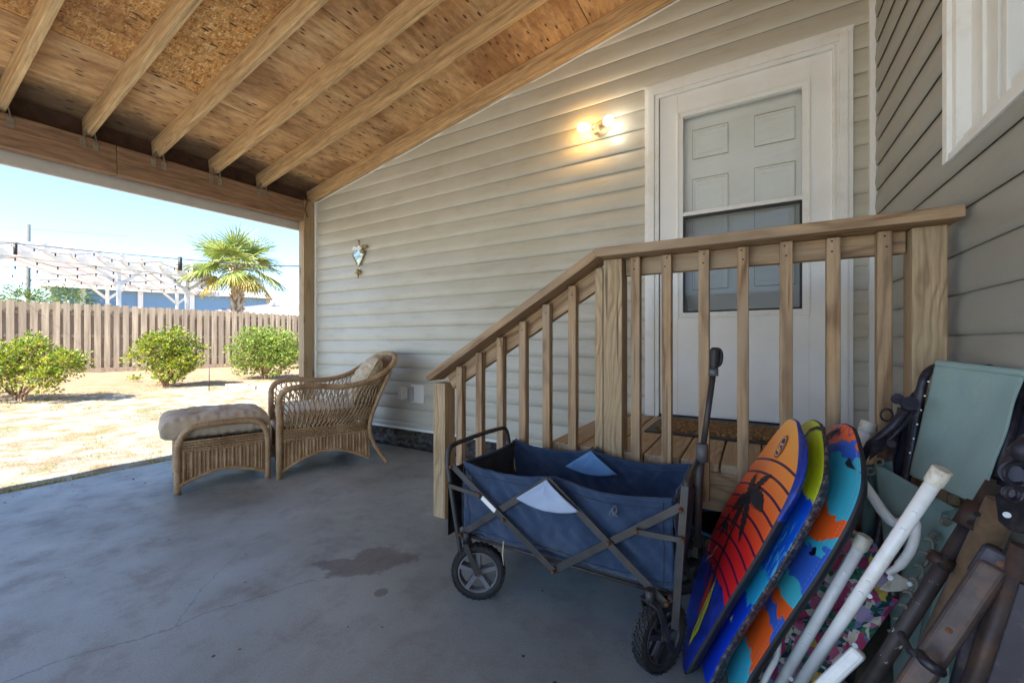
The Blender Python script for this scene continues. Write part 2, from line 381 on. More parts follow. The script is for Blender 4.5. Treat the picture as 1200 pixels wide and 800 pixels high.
# ================================================================== ground, slab
def ssm(t): t = max(0, min(1, t)); return t * t * (3 - 2 * t)
def gz(x, y):
    z = -.05 + .19 * ssm((-5.2 - x) / 10)
    return z
def ground_mat():
    g = G('sandy_yard'); p = g.coord()
    a = g.noise(p, .55, 8, .65); b = g.noise(p, 3.2, 8, .72); f = g.noise(p, 40, 5, .7)
    c = g.ramp(a, [(.35, rgb(144, 136, 120)), (.5, rgb(170, 163, 148)), (.66, rgb(146, 132, 106))]).outputs[0]
    c = g.mix(g.ramp(b, [(.46, (0, 0, 0)), (.58, (.8,) * 3)]).outputs[0], c, rgb(140, 112, 70))
    gn = g.noise(p, 1.4, 8, .75)
    c = g.mix(g.ramp(gn, [(.53, (0, 0, 0)), (.62, (.6,) * 3)]).outputs[0], c, rgb(116, 114, 56))
    sep = g('SeparateXYZ', i0=p)
    mul = g.ramp(g.math('MULTIPLY_ADD', sep.outputs[0], -1.0, -9.6), [(0, (0, 0, 0)), (1, (.8,) * 3)])
    c = g.mix(g.math('MULTIPLY', mul.outputs[0], .9), c, g.mix(f, rgb(138, 102, 68), rgb(176, 140, 100)))
    c = g.mix(.55, c, g.ramp(f, [(.3, (.66, .64, .6)), (.6, (1.05, 1.05, 1.05))]).outputs[0], 'MULTIPLY')
    g.bump(g.math('ADD', b, f), .9, .03)
    return g.done(c, .95)
GROUND = ground_mat()
m = MB()
def lin(a, b, n): return [a + (b - a) * i / n for i in range(n + 1)]
xs = [-400, -150, -70, -40, -26] + lin(-22, -4.2, 80) + [-3, 0, 3, 8, 20, 60, 150, 400]
ys = [-400, -150, -60, -25, -12, -6] + lin(-2, 14, 70) + [17, 21, 28, 45, 90, 180, 400]
vs = []
for y in ys:
    for x in xs:
        z = gz(x, y)
        if -22 < x < -4.6 and -2 < y < 14: z += .035 * nz((x, y, 0), 1.1) + .02 * nz((x, y, 5), 4)
        vs.append((x, y, z))
W = len(xs)
m.add(vs, [(j * W + i, j * W + i + 1, (j + 1) * W + i + 1, (j + 1) * W + i) for j in range(len(ys) - 1) for i in range(W - 1)], 0, True)
struct(m.build('ground', GROUND), 'pale sandy yard with dry grass patches')
m = MB()
m.grid(lambda a, b: (-4.13 + .012 * nz((0, b * 40, 0)) * (1 if a == 0 else 0) + 4.7 * a, -3.2 + 5.98 * b, 0), 40, 60)
m.box(-4.13, .57, -3.2, 2.78, -.2, -.0015)
struct(m.build('patio', CONC), 'blue grey painted concrete patio with cracks and a brown stain')
# ================================================================== house
DW = 2.815; SW = .56
house = thing('house', 'grey beige vinyl sided house with white storm door and side window', 'house', (-1.8, 4, 0))
ZL = .992; CH = .127
LAPLINE = plain('lap_dirt_shade', rgb(112, 100, 82), .8, var=.3, scale=9, bump=0)  # lap dirt, with the shadow line of each lap painted in
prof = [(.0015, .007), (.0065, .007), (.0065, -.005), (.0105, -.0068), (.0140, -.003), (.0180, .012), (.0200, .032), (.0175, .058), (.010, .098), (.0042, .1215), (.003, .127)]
def course(m, along, off, sgn, a0, a1, z0, z1, n=24, bump_=0.0, ph=0):
    # along 'x': wall faces -Y at y=off ; along 'y': wall faces -X at x=off
    pts = []
    for i in range(n + 1):
        a = a0 + (a1 - a0) * i / n
        w = .0012 * nz((a * 1.3, z0 * 3, ph), 1)
        w2 = .0015 * nz((a * .7, z0 * 9, ph + 3), 1)
        for d, dz in prof:
            z = min(z0 + dz, z1) + w2
            dd = d + w + bump_
            pts.append((a, off - dd, z) if along == 'x' else (off - dd, a, z))
    K = len(prof); fs = []
    for i in range(n):
        for k in range(K - 1):
            f = (i * K + k, i * K + k + 1, (i + 1) * K + k + 1, (i + 1) * K + k)
            fs.append(f if along == 'y' else f[::-1])
    b = len(m.v); m.add(pts, fs, 0, False)
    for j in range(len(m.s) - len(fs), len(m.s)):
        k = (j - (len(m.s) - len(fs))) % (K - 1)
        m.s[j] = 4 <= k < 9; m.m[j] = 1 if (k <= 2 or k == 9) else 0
def zcourses(zmin, zmax):
    k = math.ceil((zmin - ZL) / CH) - 1
    while ZL + k * CH < zmax: yield k, ZL + k * CH; k += 1
m = MB()
for k, z in zcourses(.18, 3.62):
    z0 = max(z, .182); z1 = z + CH
    if z1 < .2: continue
    if z < 2.6 and z1 > .47: ivs = [(-4.10, -.60), (.44, .55)]
    else: ivs = [(-4.10, .55)]
    if 2.62 < z < 2.95: ivs = [(-4.10, -.53), (-.536, .55)]
    for q, (a, b) in enumerate(ivs):
        course(m, 'x', DW, 1, a, b, z0, z1, 40 if b - a > 1 else 2, .0016 if (2.62 < z < 2.95 and q == 0) else 0)
m.build('siding_wall', [SIDING, LAPLINE], house)
m = MB()
for k, z in zcourses(.18, 3.62):
    z0 = max(z, .182); z1 = z + CH
    if z1 < .2: continue
    ivs = [(-3.0, DW - .01)]
    if z > 1.45 and z < 2.85: ivs = [(-3.0, .72), (1.85, DW - .01)]
    for a, b in ivs: course(m, 'y', SW, -1, a, b, z0, z1, 30, ph=9)
    if abs(z - 1.5) < .02: course(m, 'y', SW, -1, .72, 1.85, z0, 1.545, 12, ph=9)
m.build('siding_wall', [SIDING2, LAPLINE], house)
m = MB(); m.box(-4.09, .70, 2.93, 8.5, .175, 3.62); m.box(.70, 6, -3, 8.5, .175, 3.62)
m.box(-4.09, .62, 2.84, 2.93, 2.7, 3.6); m.box(-4.09, -.70, 2.84, 2.93, .2, 2.7)
m.box(.62, .70, -2.99, .6, .2, 3.6); m.box(.62, .70, .6, 2.9, .2, 1.5)
m.box(.566, .619, -2.985, .70, .2, 3.6); m.box(.566, .619, 1.872, 2.80, .2, 3.6); m.box(.566, .619, .70, 1.872, .2, 1.5)
m.build('house_body', SIDING, house)
m = MB(); m.box(-4.5, 6.4, 2.9, 9, 3.63, 3.75); m.box(.9, 6.4, -3.4, 2.9, 3.63, 3.75)
SHING = plain('asphalt_shingles', rgb(120, 116, 112), .9, var=.4, scale=30)
m.build('roof', SHING, house)
m = MB(); m.box(-4.0, .56, 2.93, 3.05, -.3, .172)
m.grid(lambda a, b: (-4.1 + 4.6 * a, 2.885 + .055 * nz((a * 34, b * 3, 0), 1.3) + .02 * nz((a * 90, b * 9, 0), 1.3), -.02 + .20 * b), 420, 16)
m.grid(lambda a, b: (-4.1 + 4.6 * a, 2.775 + .12 * b, -.03 + .05 * abs(nz((a * 60, b * 3, 4), 1.3))), 300, 8)
ROCK = plain('foundation_rubble', rgb(84, 80, 76), .95, var=.8, scale=22, bump=.9, bscale=30, dirt=rgb(120, 112, 104), dirt_amt=.9, dirt_scale=14)
m.build('foundation', ROCK, house)
m = MB(); m.box(-4.1, .54, 2.796, 2.806, .163, .184); m.box(-4.1, .54, 2.806, 2.93, .163, .170)
m.build('starter_strip', WHITE2, house)
m = MB(); m.box(-4.118, -4.090, 2.789, 2.93, .16, 3.6); m.build('corner_trim', WHITE2, house, bevel=.003)
m = MB(); m.box(.520, .545, 2.780, 2.83, .49, 3.6); m.box(.545, .566, 2.7905, 2.83, .49, 3.6); m.build('corner_trim', WHITE2, house, bevel=.002)
# little curled ends of the side siding beside the corner trim
m = MB()
for k, z in zcourses(.5, 3.5):
    m.tube([(.551, 2.786, z + .006), (.5515, 2.781, z + .05), (.552, 2.784, z + .118)], .0022, 6)
m.build('j_channel', WHITE2, house)
m = MB(); m.obox((-4.09, 2.797, 2.478 + .178 * .03 - .006), (.54, 2.797, 2.478 + .178 * 4.66 - .006), .004, .012, 0, (0, 0, 1))
m.build('channel_strip', WHITE2, house)
# ---- door
Y0 = 2.776
door = thing_ = None
m = MB()
def casing(m, x0, x1, zt, zb):
    # stepped casing on both jambs and head
    for (w0, w1, ya) in ((0, .022, 2.782), (.022, .060, 2.774), (.060, .072, 2.786), (.072, .088, 2.778)):
        m.box(x0 + w0, x0 + w1, ya, 2.93, zb, zt - w0)
        m.box(x1 - w1, x1 - w0, ya, 2.93, zb, zt - w0)
        m.box(x0 + w1, x1 - w1, ya + .0005, 2.93, zt - w1, zt - w0)
casing(m, -.616, .454, 2.628, .475)
m.box(-.622, .460, 2.79, 2.93, 2.6285, 2.643)
frame_o = m.build('door_frame', WHITE, house, bevel=.002)
LX0, LX1, LZ0, LZ1 = -.524, .366, .505, 2.538
m = MB()
GX0, GX1, GZ0, GZ1 = -.385, .235, 1.150, 2.385
m.box(LX0, GX0 - .03, 2.795, 2.83, LZ0, LZ1); m.box(GX1 + .03, LX1, 2.795, 2.83, LZ0, LZ1)
m.box(GX0 - .03, GX1 + .03, 2.795, 2.83, LZ0, GZ0 - .03); m.box(GX0 - .03, GX1 + .03, 2.795, 2.83, GZ1 + .03, LZ1)
leaf = m.build('storm_door', DOORW, house, bevel=.002)
m = MB()
def ringf(m, x0, x1, z0, z1, w, ya, yb, mi=0):
    m.box(x0, x0 + w, ya, yb, z0, z1, mi); m.box(x1 - w, x1, ya, yb, z0, z1, mi)
    m.box(x0 + w, x1 - w, ya, yb, z0, z0 + w, mi); m.box(x0 + w, x1 - w, ya, yb, z1 - w, z1, mi)
ringf(m, GX0 - .035, GX1 + .035, GZ0 - .035, GZ1 + .035, .012, 2.787, 2.80)
ringf(m, GX0 - .023, GX1 + .023, GZ0 - .023, GZ1 + .023, .024, 2.791, 2.825)
m.box(GX0, GX1, 2.792, 2.822, 1.758, 1.782)
m.build('window_frame', WHITE, leaf, bevel=.0015)
g = G('storm_glass'); g.b.inputs['Transmission Weight'].default_value = 1; GLASS = g.done((.9, .93, .93), .02, IOR=1.45)
def thin_glass(name, tint, refl=1.0):
    g = G(name); tr = g('BsdfTransparent', Color=(*tint, 1)); gl = g('BsdfGlossy', Color=(1, 1, 1, 1), Roughness=.015)
    fr = g('Fresnel', IOR=1.5); mx = g('MixShader', i0=g.math('MULTIPLY', fr, refl, clamp=True), i1=tr, i2=gl)
    g.nt.links.new(mx.outputs[0], g.out.inputs[0]); return g.mat
TGLASS = thin_glass('pane_glass', (.98, .985, .98), 1.0)
SCREEN = thin_glass('lower_pane', (.78, .79, .79), .22)
m = MB(); m.box(GX0, GX1, 2.808, 2.811, 1.782, GZ1); m.build('upper_pane', TGLASS, leaf)
m = MB(); m.box(GX0 + .008, GX1 - .008, 2.803, 2.806, GZ0 + .01, 1.752); m.build('lower_pane', SCREEN, leaf)
m = MB(); ringf(m, GX0 - .002, GX1 + .002, GZ0 - .002, 1.757, .014, 2.797, 2.812); m.build('gasket', BLACK, leaf)
m = MB()
for zc in (2.25, 2.05, 1.55, 1.05, .75): m.box(LX1 + .001, LX1 + .012, 2.792, 2.80, zc - .10, zc + .10)
split_build(m, 'hinge_gap', DARKGAP, leaf)
m = MB()
for zc in (2.40, 2.15, 1.62, .9): m.tube([(LX1 + .006, 2.79, zc - .035), (LX1 + .006, 2.79, zc + .035)], .006, 8)
split_build(m, 'hinge', WHITE, leaf)
m = MB(); m.box(LX0 - .004, LX1 + .004, 2.81, 2.86, LZ1 + .001, LZ1 + .009); m.box(LX0 - .006, LX0 - .001, 2.81, 2.86, LZ0, LZ1); m.build('door_gap', DARKGAP, house)
m = MB(); m.box(-.53, .37, 2.80, 2.87, .489, .503); m.build('threshold', BLACK, house)
m = MB(); m.box(-.53, .37, 2.745, 2.80, .4902, .4945); m.build('threshold_plate', plain('dull_aluminium', rgb(120, 118, 114), .45, .7), house)
m = MB()
m.box(-.53, .37, 2.865, 2.925, .5, 2.56)
def panel(m, x0, x1, z0, z1):
    ringf(m, x0, x1, z0, z1, .012, 2.856, 2.866)
    ringf(m, x0 + .03, x1 - .03, z0 + .03, z1 - .03, .006, 2.860, 2.866)
for (a, b) in ((-.335, -.135), (.005, .205)):
    panel(m, a, b, 2.13, 2.31); panel(m, a, b, 1.30, 2.00); panel(m, a, b, .66, 1.18)
inner = m.build('inner_door', DOORW, house)
m = MB()
for (a, b) in ((-.335, -.135), (.005, .205)):
    for z in (2.129, 2.312, 2.001, 1.299): m.box(a, b, 2.854, 2.8555, z - .0015, z + .0015)
    for x in (a, b): m.box(x - .0008, x + .0008, 2.854, 2.8555, 2.13, 2.31); m.box(x - .0008, x + .0008, 2.854, 2.8555, 1.3, 2.0)
m.build('panel_grime', GRIME, inner)
m = MB(); m.lathe([(0, -.03), (.012, -.028), (.014, 0), (.02, .002), (.02, .006), (0, .006)], Matrix.Translation((-.485, 2.78, 1.42)) @ Matrix.Rotation(R(-90), 4, 'X'), 12)
m.box(-.52, -.455, 2.772, 2.78, 1.45, 1.47); m.build('handle', BLACK, leaf)
# ---- side window (faces -X), bottom 1.54, far edge y=1.862, runs toward the viewer
m = MB()
def xbox(m, y0, y1, z0, z1, xf, xb=.66): m.box(xf, xb, y0, y1, z0, z1)
xbox(m, 1.825, 1.862, 1.535, 2.95, .528); xbox(m, 1.795, 1.825, 1.56, 2.92, .540)
xbox(m, .75, 1.862, 2.95, 2.99, .528); xbox(m, .71, .75, 1.535, 2.99, .528)
xbox(m, .75, 1.8245, 1.535, 1.556, .530); xbox(m, .75, 1.7945, 1.556, 1.574, .541); xbox(m, .75, 1.7945, 1.574, 1.60, .556)
win = m.build('window', WHITE, house, bevel=.002)
m = MB()
xbox(m, 1.72, 1.795, 1.60, 2.95, .574); xbox(m, 1.70, 1.72, 1.60, 2.95, .566); xbox(m, 1.63, 1.70, 1.60, 2.95, .574); xbox(m, 1.612, 1.63, 1.60, 2.95, .566)
m.build('jamb_panel', WHITE2, win, bevel=.0015)
m = MB(); xbox(m, 1.600, 1.612, 1.60, 2.95, .60); m.build('sash_gap', DARKGAP, win)
m = MB(); xbox(m, 1.575, 1.600, 1.60, 2.95, .568); xbox(m, .75, .80, 1.60, 2.95, .568); xbox(m, .80, 1.575, 1.60, 1.64, .575); xbox(m, .80, 1.575, 2.2, 2.25, .575)
m.build('sash', WHITE2, win, bevel=.0015)
m = MB(); m.box(.60, .603, .80, 1.575, 1.64, 2.95); m.build('pane', TGLASS, win)
m = MB()
for i in range(16):
    y = .80 + i * .05; m.box(.63 + (.006 if i % 2 else 0), .64, y, y + .048, 1.61, 2.95)
m.build('curtain', plain('white_blind', rgb(222, 226, 232), .7, var=.04, bump=0), win)
# ================================================================== lean-to roof
roof = thing('patio_roof', 'open lean-to patio roof of bare rafters and stained sheathing on a wooden beam', 'roof', (-4.16, 0, 0))
SL = .178
def zb(x, y): return 2.48 + SL * (x + 4.12) + .017 * (y - 2.64)
YF = -2.3
rys = [2.765 + .012, 2.24, 1.835, 1.43, 1.03, .63, .22, -.19, -.6, -1.0, -1.41, -1.82, -2.22, -2.58]
for y in rys:
    h = .14; x0, x1 = -4.20, .54
    r = lumber('rafter', (x0, y, zb(x0, y) + h / 2 + .003), (x1, y, zb(x1, y) + h / 2 + .003), .038, h, RAFT, roof)
seams = [-4.36, -3.407, -2.21, -.99, .55]
k = 0
for i in range(4):
    for (ya, yb) in ((-2.62, -.19), (-.187, 1.43), (1.433, 2.795)):
        a, b = seams[i] + .003, seams[i + 1] - .003
        m = MB()
        def P(a_, b_, t):
            return (a_, b_, zb(a_, b_) + .146 + t)
        vs = [P(a, ya, 0), P(b, ya, 0), P(b, yb, 0), P(a, yb, 0), P(a, ya, .012), P(b, ya, .012), P(b, yb, .012), P(a, yb, .012)]
        m.add(vs, [(0, 3, 2, 1), (4, 5, 6, 7), (0, 1, 5, 4), (2, 3, 7, 6), (0, 4, 7, 3), (1, 2, 6, 5)])
        osb = (i in (1, 2) and ya < 1.4) or (i == 2 and False) or (i == 3 and ya < 0)
        m.build('sheathing', OSB if osb else PLY, roof); k += 1
m = MB()
vs = []
for t in (.165, .20):
    for (a_, b_) in ((-4.40, -2.66), (.56, -2.66), (.56, 2.80), (-4.40, 2.80)): vs.append((a_, b_, zb(a_, b_) + t))
m.add(vs, [(0, 3, 2, 1), (4, 5, 6, 7), (0, 1, 5, 4), (2, 3, 7, 6), (0, 4, 7, 3), (1, 2, 6, 5)])
m.build('shingles', SHING, roof)
def zbe(y): return 2.257 + .022 * (y - 2.64)     # beam underside
ybs = [(2.667, 1.18), (1.177, -2.6)]
for (ya, yb) in ybs:
    lumber('beam', (-4.165, ya, zbe(ya) + .107), (-4.165, yb, zbe(yb) + .107), .088, .214, BEAM, roof)
FASC = plain('fascia_vinyl', rgb(206, 198, 188), .5, var=.05)
lumber('fascia', (-4.235, 2.80, zbe(2.8) + .06), (-4.235, -2.65, zbe(-2.65) + .06), .02, .29, FASC, roof)
lumber('drip_edge', (-4.255, 2.80, zbe(2.8) - .072), (-4.255, -2.65, zbe(-2.65) - .072), .05, .014, plain('drip_edge_paint', rgb(226, 206, 186), .5, var=.04), roof)
lumber('post', (-4.165, 2.732, -.02), (-4.165, 2.732, 2.48), .125, .088, WOODP, roof, up=(1, 0, 0))
lumber('post', (-4.165, -2.5, -.02), (-4.165, -2.5, 2.13), .09, .088, WOODP, roof, up=(1, 0, 0))
for y in rys[1:]:
    m = MB()
    for sy in (-1, 1):
        yy = y + sy * .034; zt = zbe(y) + .207
        m.box(-4.121, -4.118, yy - .016, yy + .016, zt - .075, zt - .012)
        m.obox((-4.117, yy, zt - .014), (-4.105, y + sy * .021, zt + .05), .03, .003, 0, (0, 1, 0))
        for q in range(3): m.box(-4.1175, -4.115, yy - .006 + .006 * q, yy - .003 + .006 * q, zt - .06 + .015 * q, zt - .056 + .015 * q)
    m.build('rafter_tie', STEEL, roof)
m = MB(); ya, yb = -2.6, 2.79
vs = []
for x_ in (-4.208, -4.224):
    vs += [(x_, ya, zbe(ya) + .19), (x_, yb, zbe(yb) + .19), (x_, yb, zb(x_, yb) + .144), (x_, ya, zb(x_, ya) + .144)]
m.add(vs, [(0, 1, 2, 3), (4, 7, 6, 5), (0, 4, 5, 1), (1, 5, 6, 2), (2, 6, 7, 3), (3, 7, 4, 0)])
m.build('frieze_board', plain('stained_frieze', rgb(92, 70, 58), .85, var=.4), roof)
m = MB()
m.tube(spline([(-4.10, 2.70, 2.30), (-4.085, 2.66, 2.38), (-4.08, 2.68, 2.46), (-4.09, 2.63, 2.50)]), .006, 6)
m.build('bracket', RUSTY, roof)
# ================================================================== porch with stair and railing
porch = thing('porch', 'weathered wooden landing with stair and slatted railing in front of the door', 'porch', (-.5, 2.2, 0))
YP = 1.805
def post(x, z1, z0=0.0): return lumber('post', (x, YP, z0), (x, YP, z1), .09, .082, WOODP, porch, up=(1, 0, 0), bevel=.004)
ZC = 1.326                       # underside of the level cap
def zs(x): return ZC + (x + .57) * .60   # underside of the sloping cap
post(-1.495, zs(-1.495) - .03); post(-.526, ZC - .002); post(.472, ZC - .002)
lumber('handrail', (-.585, 1.765, ZC + .019), (.532, 1.765, ZC + .019), .14, .037, WOOD, porch, bevel=.004)
lumber('handrail', (-.58, 1.765, zs(-.58) + .020), (-1.53, 1.765, zs(-1.53) + .020), .14, .037, WOOD, porch, bevel=.004)
lumber('rail', (-.48, 1.8195, ZC - .037), (.427, 1.8195, ZC - .037), .037, .072, WOOD, porch)
lumber('rail', (-.573, 1.8195, zs(-.573) - .053), (-1.452, 1.8195, zs(-1.452) - .053), .037, .085, WOOD, porch)
for i, x in enumerate((-.430, -.305, -.167, -.034, .101, .235, .367)):
    lumber('baluster', (x, 1.780, .345), (x, 1.780, ZC - .003 - .004 * (i % 2)), .039, .038, WOOD, porch, up=(1, 0, 0))
for i, x in enumerate((-1.358, -1.231, -1.102, -.973, -.845, -.714)):
    lumber('baluster', (x, 1.780, .06 + (x + 1.5) * .45), (x, 1.780, zs(x) - .018), .039, .038, WOOD, porch, up=(1, 0, 0))
lumber('baluster', (-.590, 1.785, .345), (-.590, 1.785, ZC - .035), .032, .036, WOODP, porch, up=(1, 0, 0))
m = MB()
for i in range(7):
    for (x, z) in (): pass
xs_b = -.845
x = -.84; i = 0
while x < .54:
    x1 = min(x + .139, .553)
    if x1 - x > .05:
        lumber('deck_board', ((x + x1) / 2, 1.803 - .004 * (i % 3), .4725), ((x + x1) / 2, 2.77, .4725), x1 - x, .035, DECKW, porch, bevel=.004)
    x += .146; i += 1
lumber('rim_joist', (-.83, 1.8195, .378), (.55, 1.8195, .378), .037, .152, WOOD, porch)
lumber('rim_joist', (-.811, 1.84, .378), (-.811, 2.76, .378), .037, .152, WOOD, porch)
for x in (-.35, .1): lumber('joist', (x, 1.84, .378), (x, 2.76, .378), .037, .15, WOOD, porch)
for (x0, x1, z) in ((-1.11, -.835, .325), (-1.39, -1.115, .165)):
    lumber('tread', ((x0 + x1) / 2, 1.85, z - .018), ((x0 + x1) / 2, 2.72, z - .018), x1 - x0, .036, DECKW, porch)
for yy in (1.86, 2.70):
    m = MB()
    poly = [(-.835, .286), (-1.1, .286), (-1.1, .13), (-1.38, .13), (-1.38, 0), (-1.1, 0), (-.835, .15)]
    m.prism(poly, Matrix(((1, 0, 0, 0), (0, 0, -1, yy), (0, 1, 0, 0), (0, 0, 0, 1))), -.018, .018)
    m.build('stringer', WOOD, porch)
m = MB()
for x in (-.430, -.305, -.167, -.034, .101, .235, .367):
    for dz in (.02, .055): m.lathe([(0, .0012), (.0035, .001), (.0035, 0)], Matrix.Translation((x + random.uniform(-.006, .006), 1.7606, ZC - dz)) @ Matrix.Rotation(R(90), 4, 'X'), 6)
for x in (-1.358, -1.231, -1.102, -.973, -.845, -.714):
    m.lathe([(0, .0012), (.0035, .001), (.0035, 0)], Matrix.Translation((x, 1.7606, zs(x) - .06)) @ Matrix.Rotation(R(90), 4, 'X'), 6)
split_build(m, 'screw', RUSTY, porch)
# ================================================================== wall things
# two-headed floodlight
fl = thing('floodlight', 'small two-headed floodlight with both round bulbs lit on the wall left of the door', 'light', (-.905, 2.80, 2.45))
m = MB(); T = Matrix.Translation((-.905, 2.80, 2.452)) @ Matrix.Rotation(R(90), 4, 'X')
m.lathe([(0, .03), (.03, .03), (.052, .02), (.056, 0), (.056, -.012)], T, 24)
m.box(-.955, -.915, 2.735, 2.78, 2.405, 2.43)
CREAM = plain('cream_plastic', rgb(214, 200, 160), .45, var=.1)
m.build('mount', CREAM, fl)
def emis(name, c, st):
    g = G(name); g.done(c, .4); g.set(g.b, 'Emission Color', (*c, 1)); g.b.inputs['Emission Strength'].default_value = st; return g.mat
for (bx, bz, c, st, s) in ((-1.02, 2.444, (1.0, .55, .16), 14, -1), (-.835, 2.442, (1.0, .93, .8), 7, 1)):
    base = V((-.905 + s * .015, 2.76, 2.452 + .005 * s)); tip = V((bx, 2.70, bz)); d = (tip - base).normalized()
    m = MB(); m.tube([base, base + d * .03, base + d * .032, base + d * .062], [.011, .011, .02, .021], 14)
    hd = m.build('lamp_holder', CREAM, fl)
    m = MB(); T = Matrix.Translation(tip) @ d.to_track_quat('Z', 'Y').to_matrix().to_4x4()
    m.lathe([(.001, -.05), (.014, -.048), (.018, -.034), (.027, -.018), (.030, 0), (.027, .014), (.017, .025), (.001, .030)], T, 20)
    m.build('bulb', emis('lit_bulb', c, st), fl)
# hanging glass ornament
orn = thing('wall_ornament', 'faceted glass heart ornament with a bow and gilt tassel hanging on the siding', 'ornament', (-3.40, 2.79, 1.85))
g = G('ornament_glass'); n = g('TexVoronoi', Vector=g.coord(), Scale=38.0)
ORG = g.done(g.ramp(g('SeparateColor', Color=n.outputs['Color']).outputs[0], [(0, rgb(120, 128, 110)), (.5, rgb(176, 186, 176)), (1, rgb(240, 236, 214))]).outputs[0], .08, .6)
GILT = plain('gilt', rgb(176, 146, 84), .4, .7, var=.3)
OX = -3.395
m = MB(); top = [(0, .035), (.04, .05), (.075, .03), (.08, -.005), (.05, -.06), (0, -.125), (-.05, -.06), (-.08, -.005), (-.075, .03), (-.04, .05)]
T = Matrix(((1, 0, 0, OX), (0, 0, -1, 2.785), (0, 1, 0, 1.845), (0, 0, 0, 1)))
m.prism(top, T, -.005, .008)
vs = [T @ V((x * .6, y * .6, .028)) for x, y in top] + [T @ V((x, y, .008)) for x, y in top]; nn = len(top)
m.add(vs, [tuple(range(nn))] + [(i, (i + 1) % nn, nn + (i + 1) % nn, nn + i) for i in range(nn)])
m.build('glass_heart', ORG, orn)
m = MB(); m.tube([T @ V((x, y, .010)) for x, y in top], .004, 6, closed=True); m.tube([(OX, 2.775, 1.89), (OX + .004, 2.785, 1.97)], .004, 6)
m.tube([(OX, 2.78, 1.965), (OX, 2.78, 1.985)], .008, 8)
m.tube(spline([(OX + .04, 2.775, 1.90), (OX + .08, 2.775, 1.915), (OX + .10, 2.77, 1.90), (OX + .13, 2.77, 1.915)], 5), .011, 6)
m.build('gilt_frame', GILT, orn)
m = MB()
for sx in (-1, 1): m.tube(spline([(OX, 2.77, 1.90), (OX + sx * .03, 2.765, 1.915), (OX + sx * .055, 2.765, 1.90), (OX + sx * .03, 2.765, 1.885), (OX, 2.77, 1.90)], 5), .014, 8)
m.build('bow', WHITE2, orn)
m = MB(); z = 1.655
m.lathe([(0, .02), (.018, .014), (.022, 0), (.014, -.018), (0, -.024)], Matrix.Translation((OX, 2.775, z + .02)), 12)
for sx in (-1, 0, 1): m.tube([(OX, 2.775, z), (OX + sx * .045, 2.77, z - (.05 if sx == 0 else -.005)), ], [.012, .004], 6)
m.build('tassel', GILT, orn)
# outlet box
ob = thing('outlet_box', 'white weatherproof outlet box with open flaps low on the siding', 'outlet', (-2.65, 2.79, .5))
m = MB(); m.box(-2.70, -2.545, 2.785, 2.80, .42, .585); m.build('plate', WHITE2, ob, bevel=.003)
m = MB()
m.box(-2.80, -2.755, 2.725, 2.785, .445, .56); m.box(-2.755, -2.70, 2.755, 2.785, .455, .55); m.build('cover', WHITE2, ob, bevel=.006)
m = MB(); m.box(-2.695, -2.655, 2.735, 2.785, .44, .565); m.build('cover', plain('grey_plastic', rgb(170, 174, 178), .4), ob, bevel=.006)
# doormat
mat_ = thing('doormat', 'brown coir doormat with black rubber border on the wooden landing', 'doormat', (-.1, 2.44, .4905))
m = MB(); m.box(-.50, .32, 2.24, 2.64, .4905, .499); m.build('rubber_border', BLACK, mat_, bevel=.003)
g = G('coir'); p = g.coord(); vo = g('TexVoronoi', Vector=g.scaled(p, 55, 70, 55), Scale=1.0)
g.bump(vo.outputs['Distance'], 1.0, .01)
COIR = g.done(g.ramp(vo.outputs['Distance'], [(.1, rgb(180, 146, 98)), (.6, rgb(108, 82, 50))]).outputs[0], .95)
m = MB(); m.grid(lambda a, b: (-.455 + .73 * a, 2.285 + .31 * b, .515 + .004 * nz((a * 90, b * 40, 0)) - (.016 if a in (0, 1) or b in (0, 1) else 0)), 120, 50)
m.build('coir_pile', COIR, mat_)
# ================================================================== wicker furniture
def loc_frame(cx, cy, fx, fy):      # local x = facing, y = left
    L = math.hypot(fx, fy); fx /= L; fy /= L
    return Matrix(((fx, -fy, 0, cx), (fy, fx, 0, cy), (0, 0, 1, 0), (0, 0, 0, 1)))
CH_F = loc_frame(-3.055, 2.165, -.426, -.905)
chair = thing('wicker_armchair', 'natural wicker armchair with open lattice sides standing against the siding', 'armchair', mw=CH_F)
def plan(u):          # round the seat: near front -> back -> far front ; near side is +y
    pts = [(.345, .335), (.15, .335), (-.08, .33), (-.24, .30), (-.315, .16), (-.33, 0), (-.315, -.16), (-.24, -.30), (-.08, -.33), (.15, -.335), (.345, -.335)]
    return pts
def rail3():
    return [(.36, .345, .50), (.355, .345, .58), (.30, .347, .632), (.15, .35, .645), (-.05, .355, .630), (-.22, .37, .655), (-.36, .385, .72), (-.46, .35, .80), (-.515, .20, .855), (-.53, 0, .868),
            (-.515, -.20, .855), (-.46, -.35, .80), (-.36, -.385, .72), (-.22, -.37, .655), (-.05, -.355, .630), (.15, -.35, .645), (.30, -.347, .632), (.355, -.345, .58), (.36, -.345, .50)]
rail = spline(rail3(), 8)
base = spline([(x, y, 0) for x, y in plan(0)], 10)
def samp(pts, u):
    u = max(0, min(1, u)) * (len(pts) - 1); i = min(int(u), len(pts) - 2); return pts[i].lerp(pts[i + 1], u - i)
def arc(pts):
    # resample by length
    L = [0]
    for a, b in zip(pts, pts[1:]): L.append(L[-1] + (b - a).length)
    def f(u):
        d = max(0, min(1, u)) * L[-1]
        for i in range(len(L) - 1):
            if L[i + 1] >= d: return pts[i].lerp(pts[i + 1], (d - L[i]) / max(1e-9, L[i + 1] - L[i]))
        return pts[-1]
    return f
Rr = arc(rail); Br = arc(base)
m = MB(); m.tube(rail, .021, 12); m.build('arm_rail', WICK, chair, CH_F)
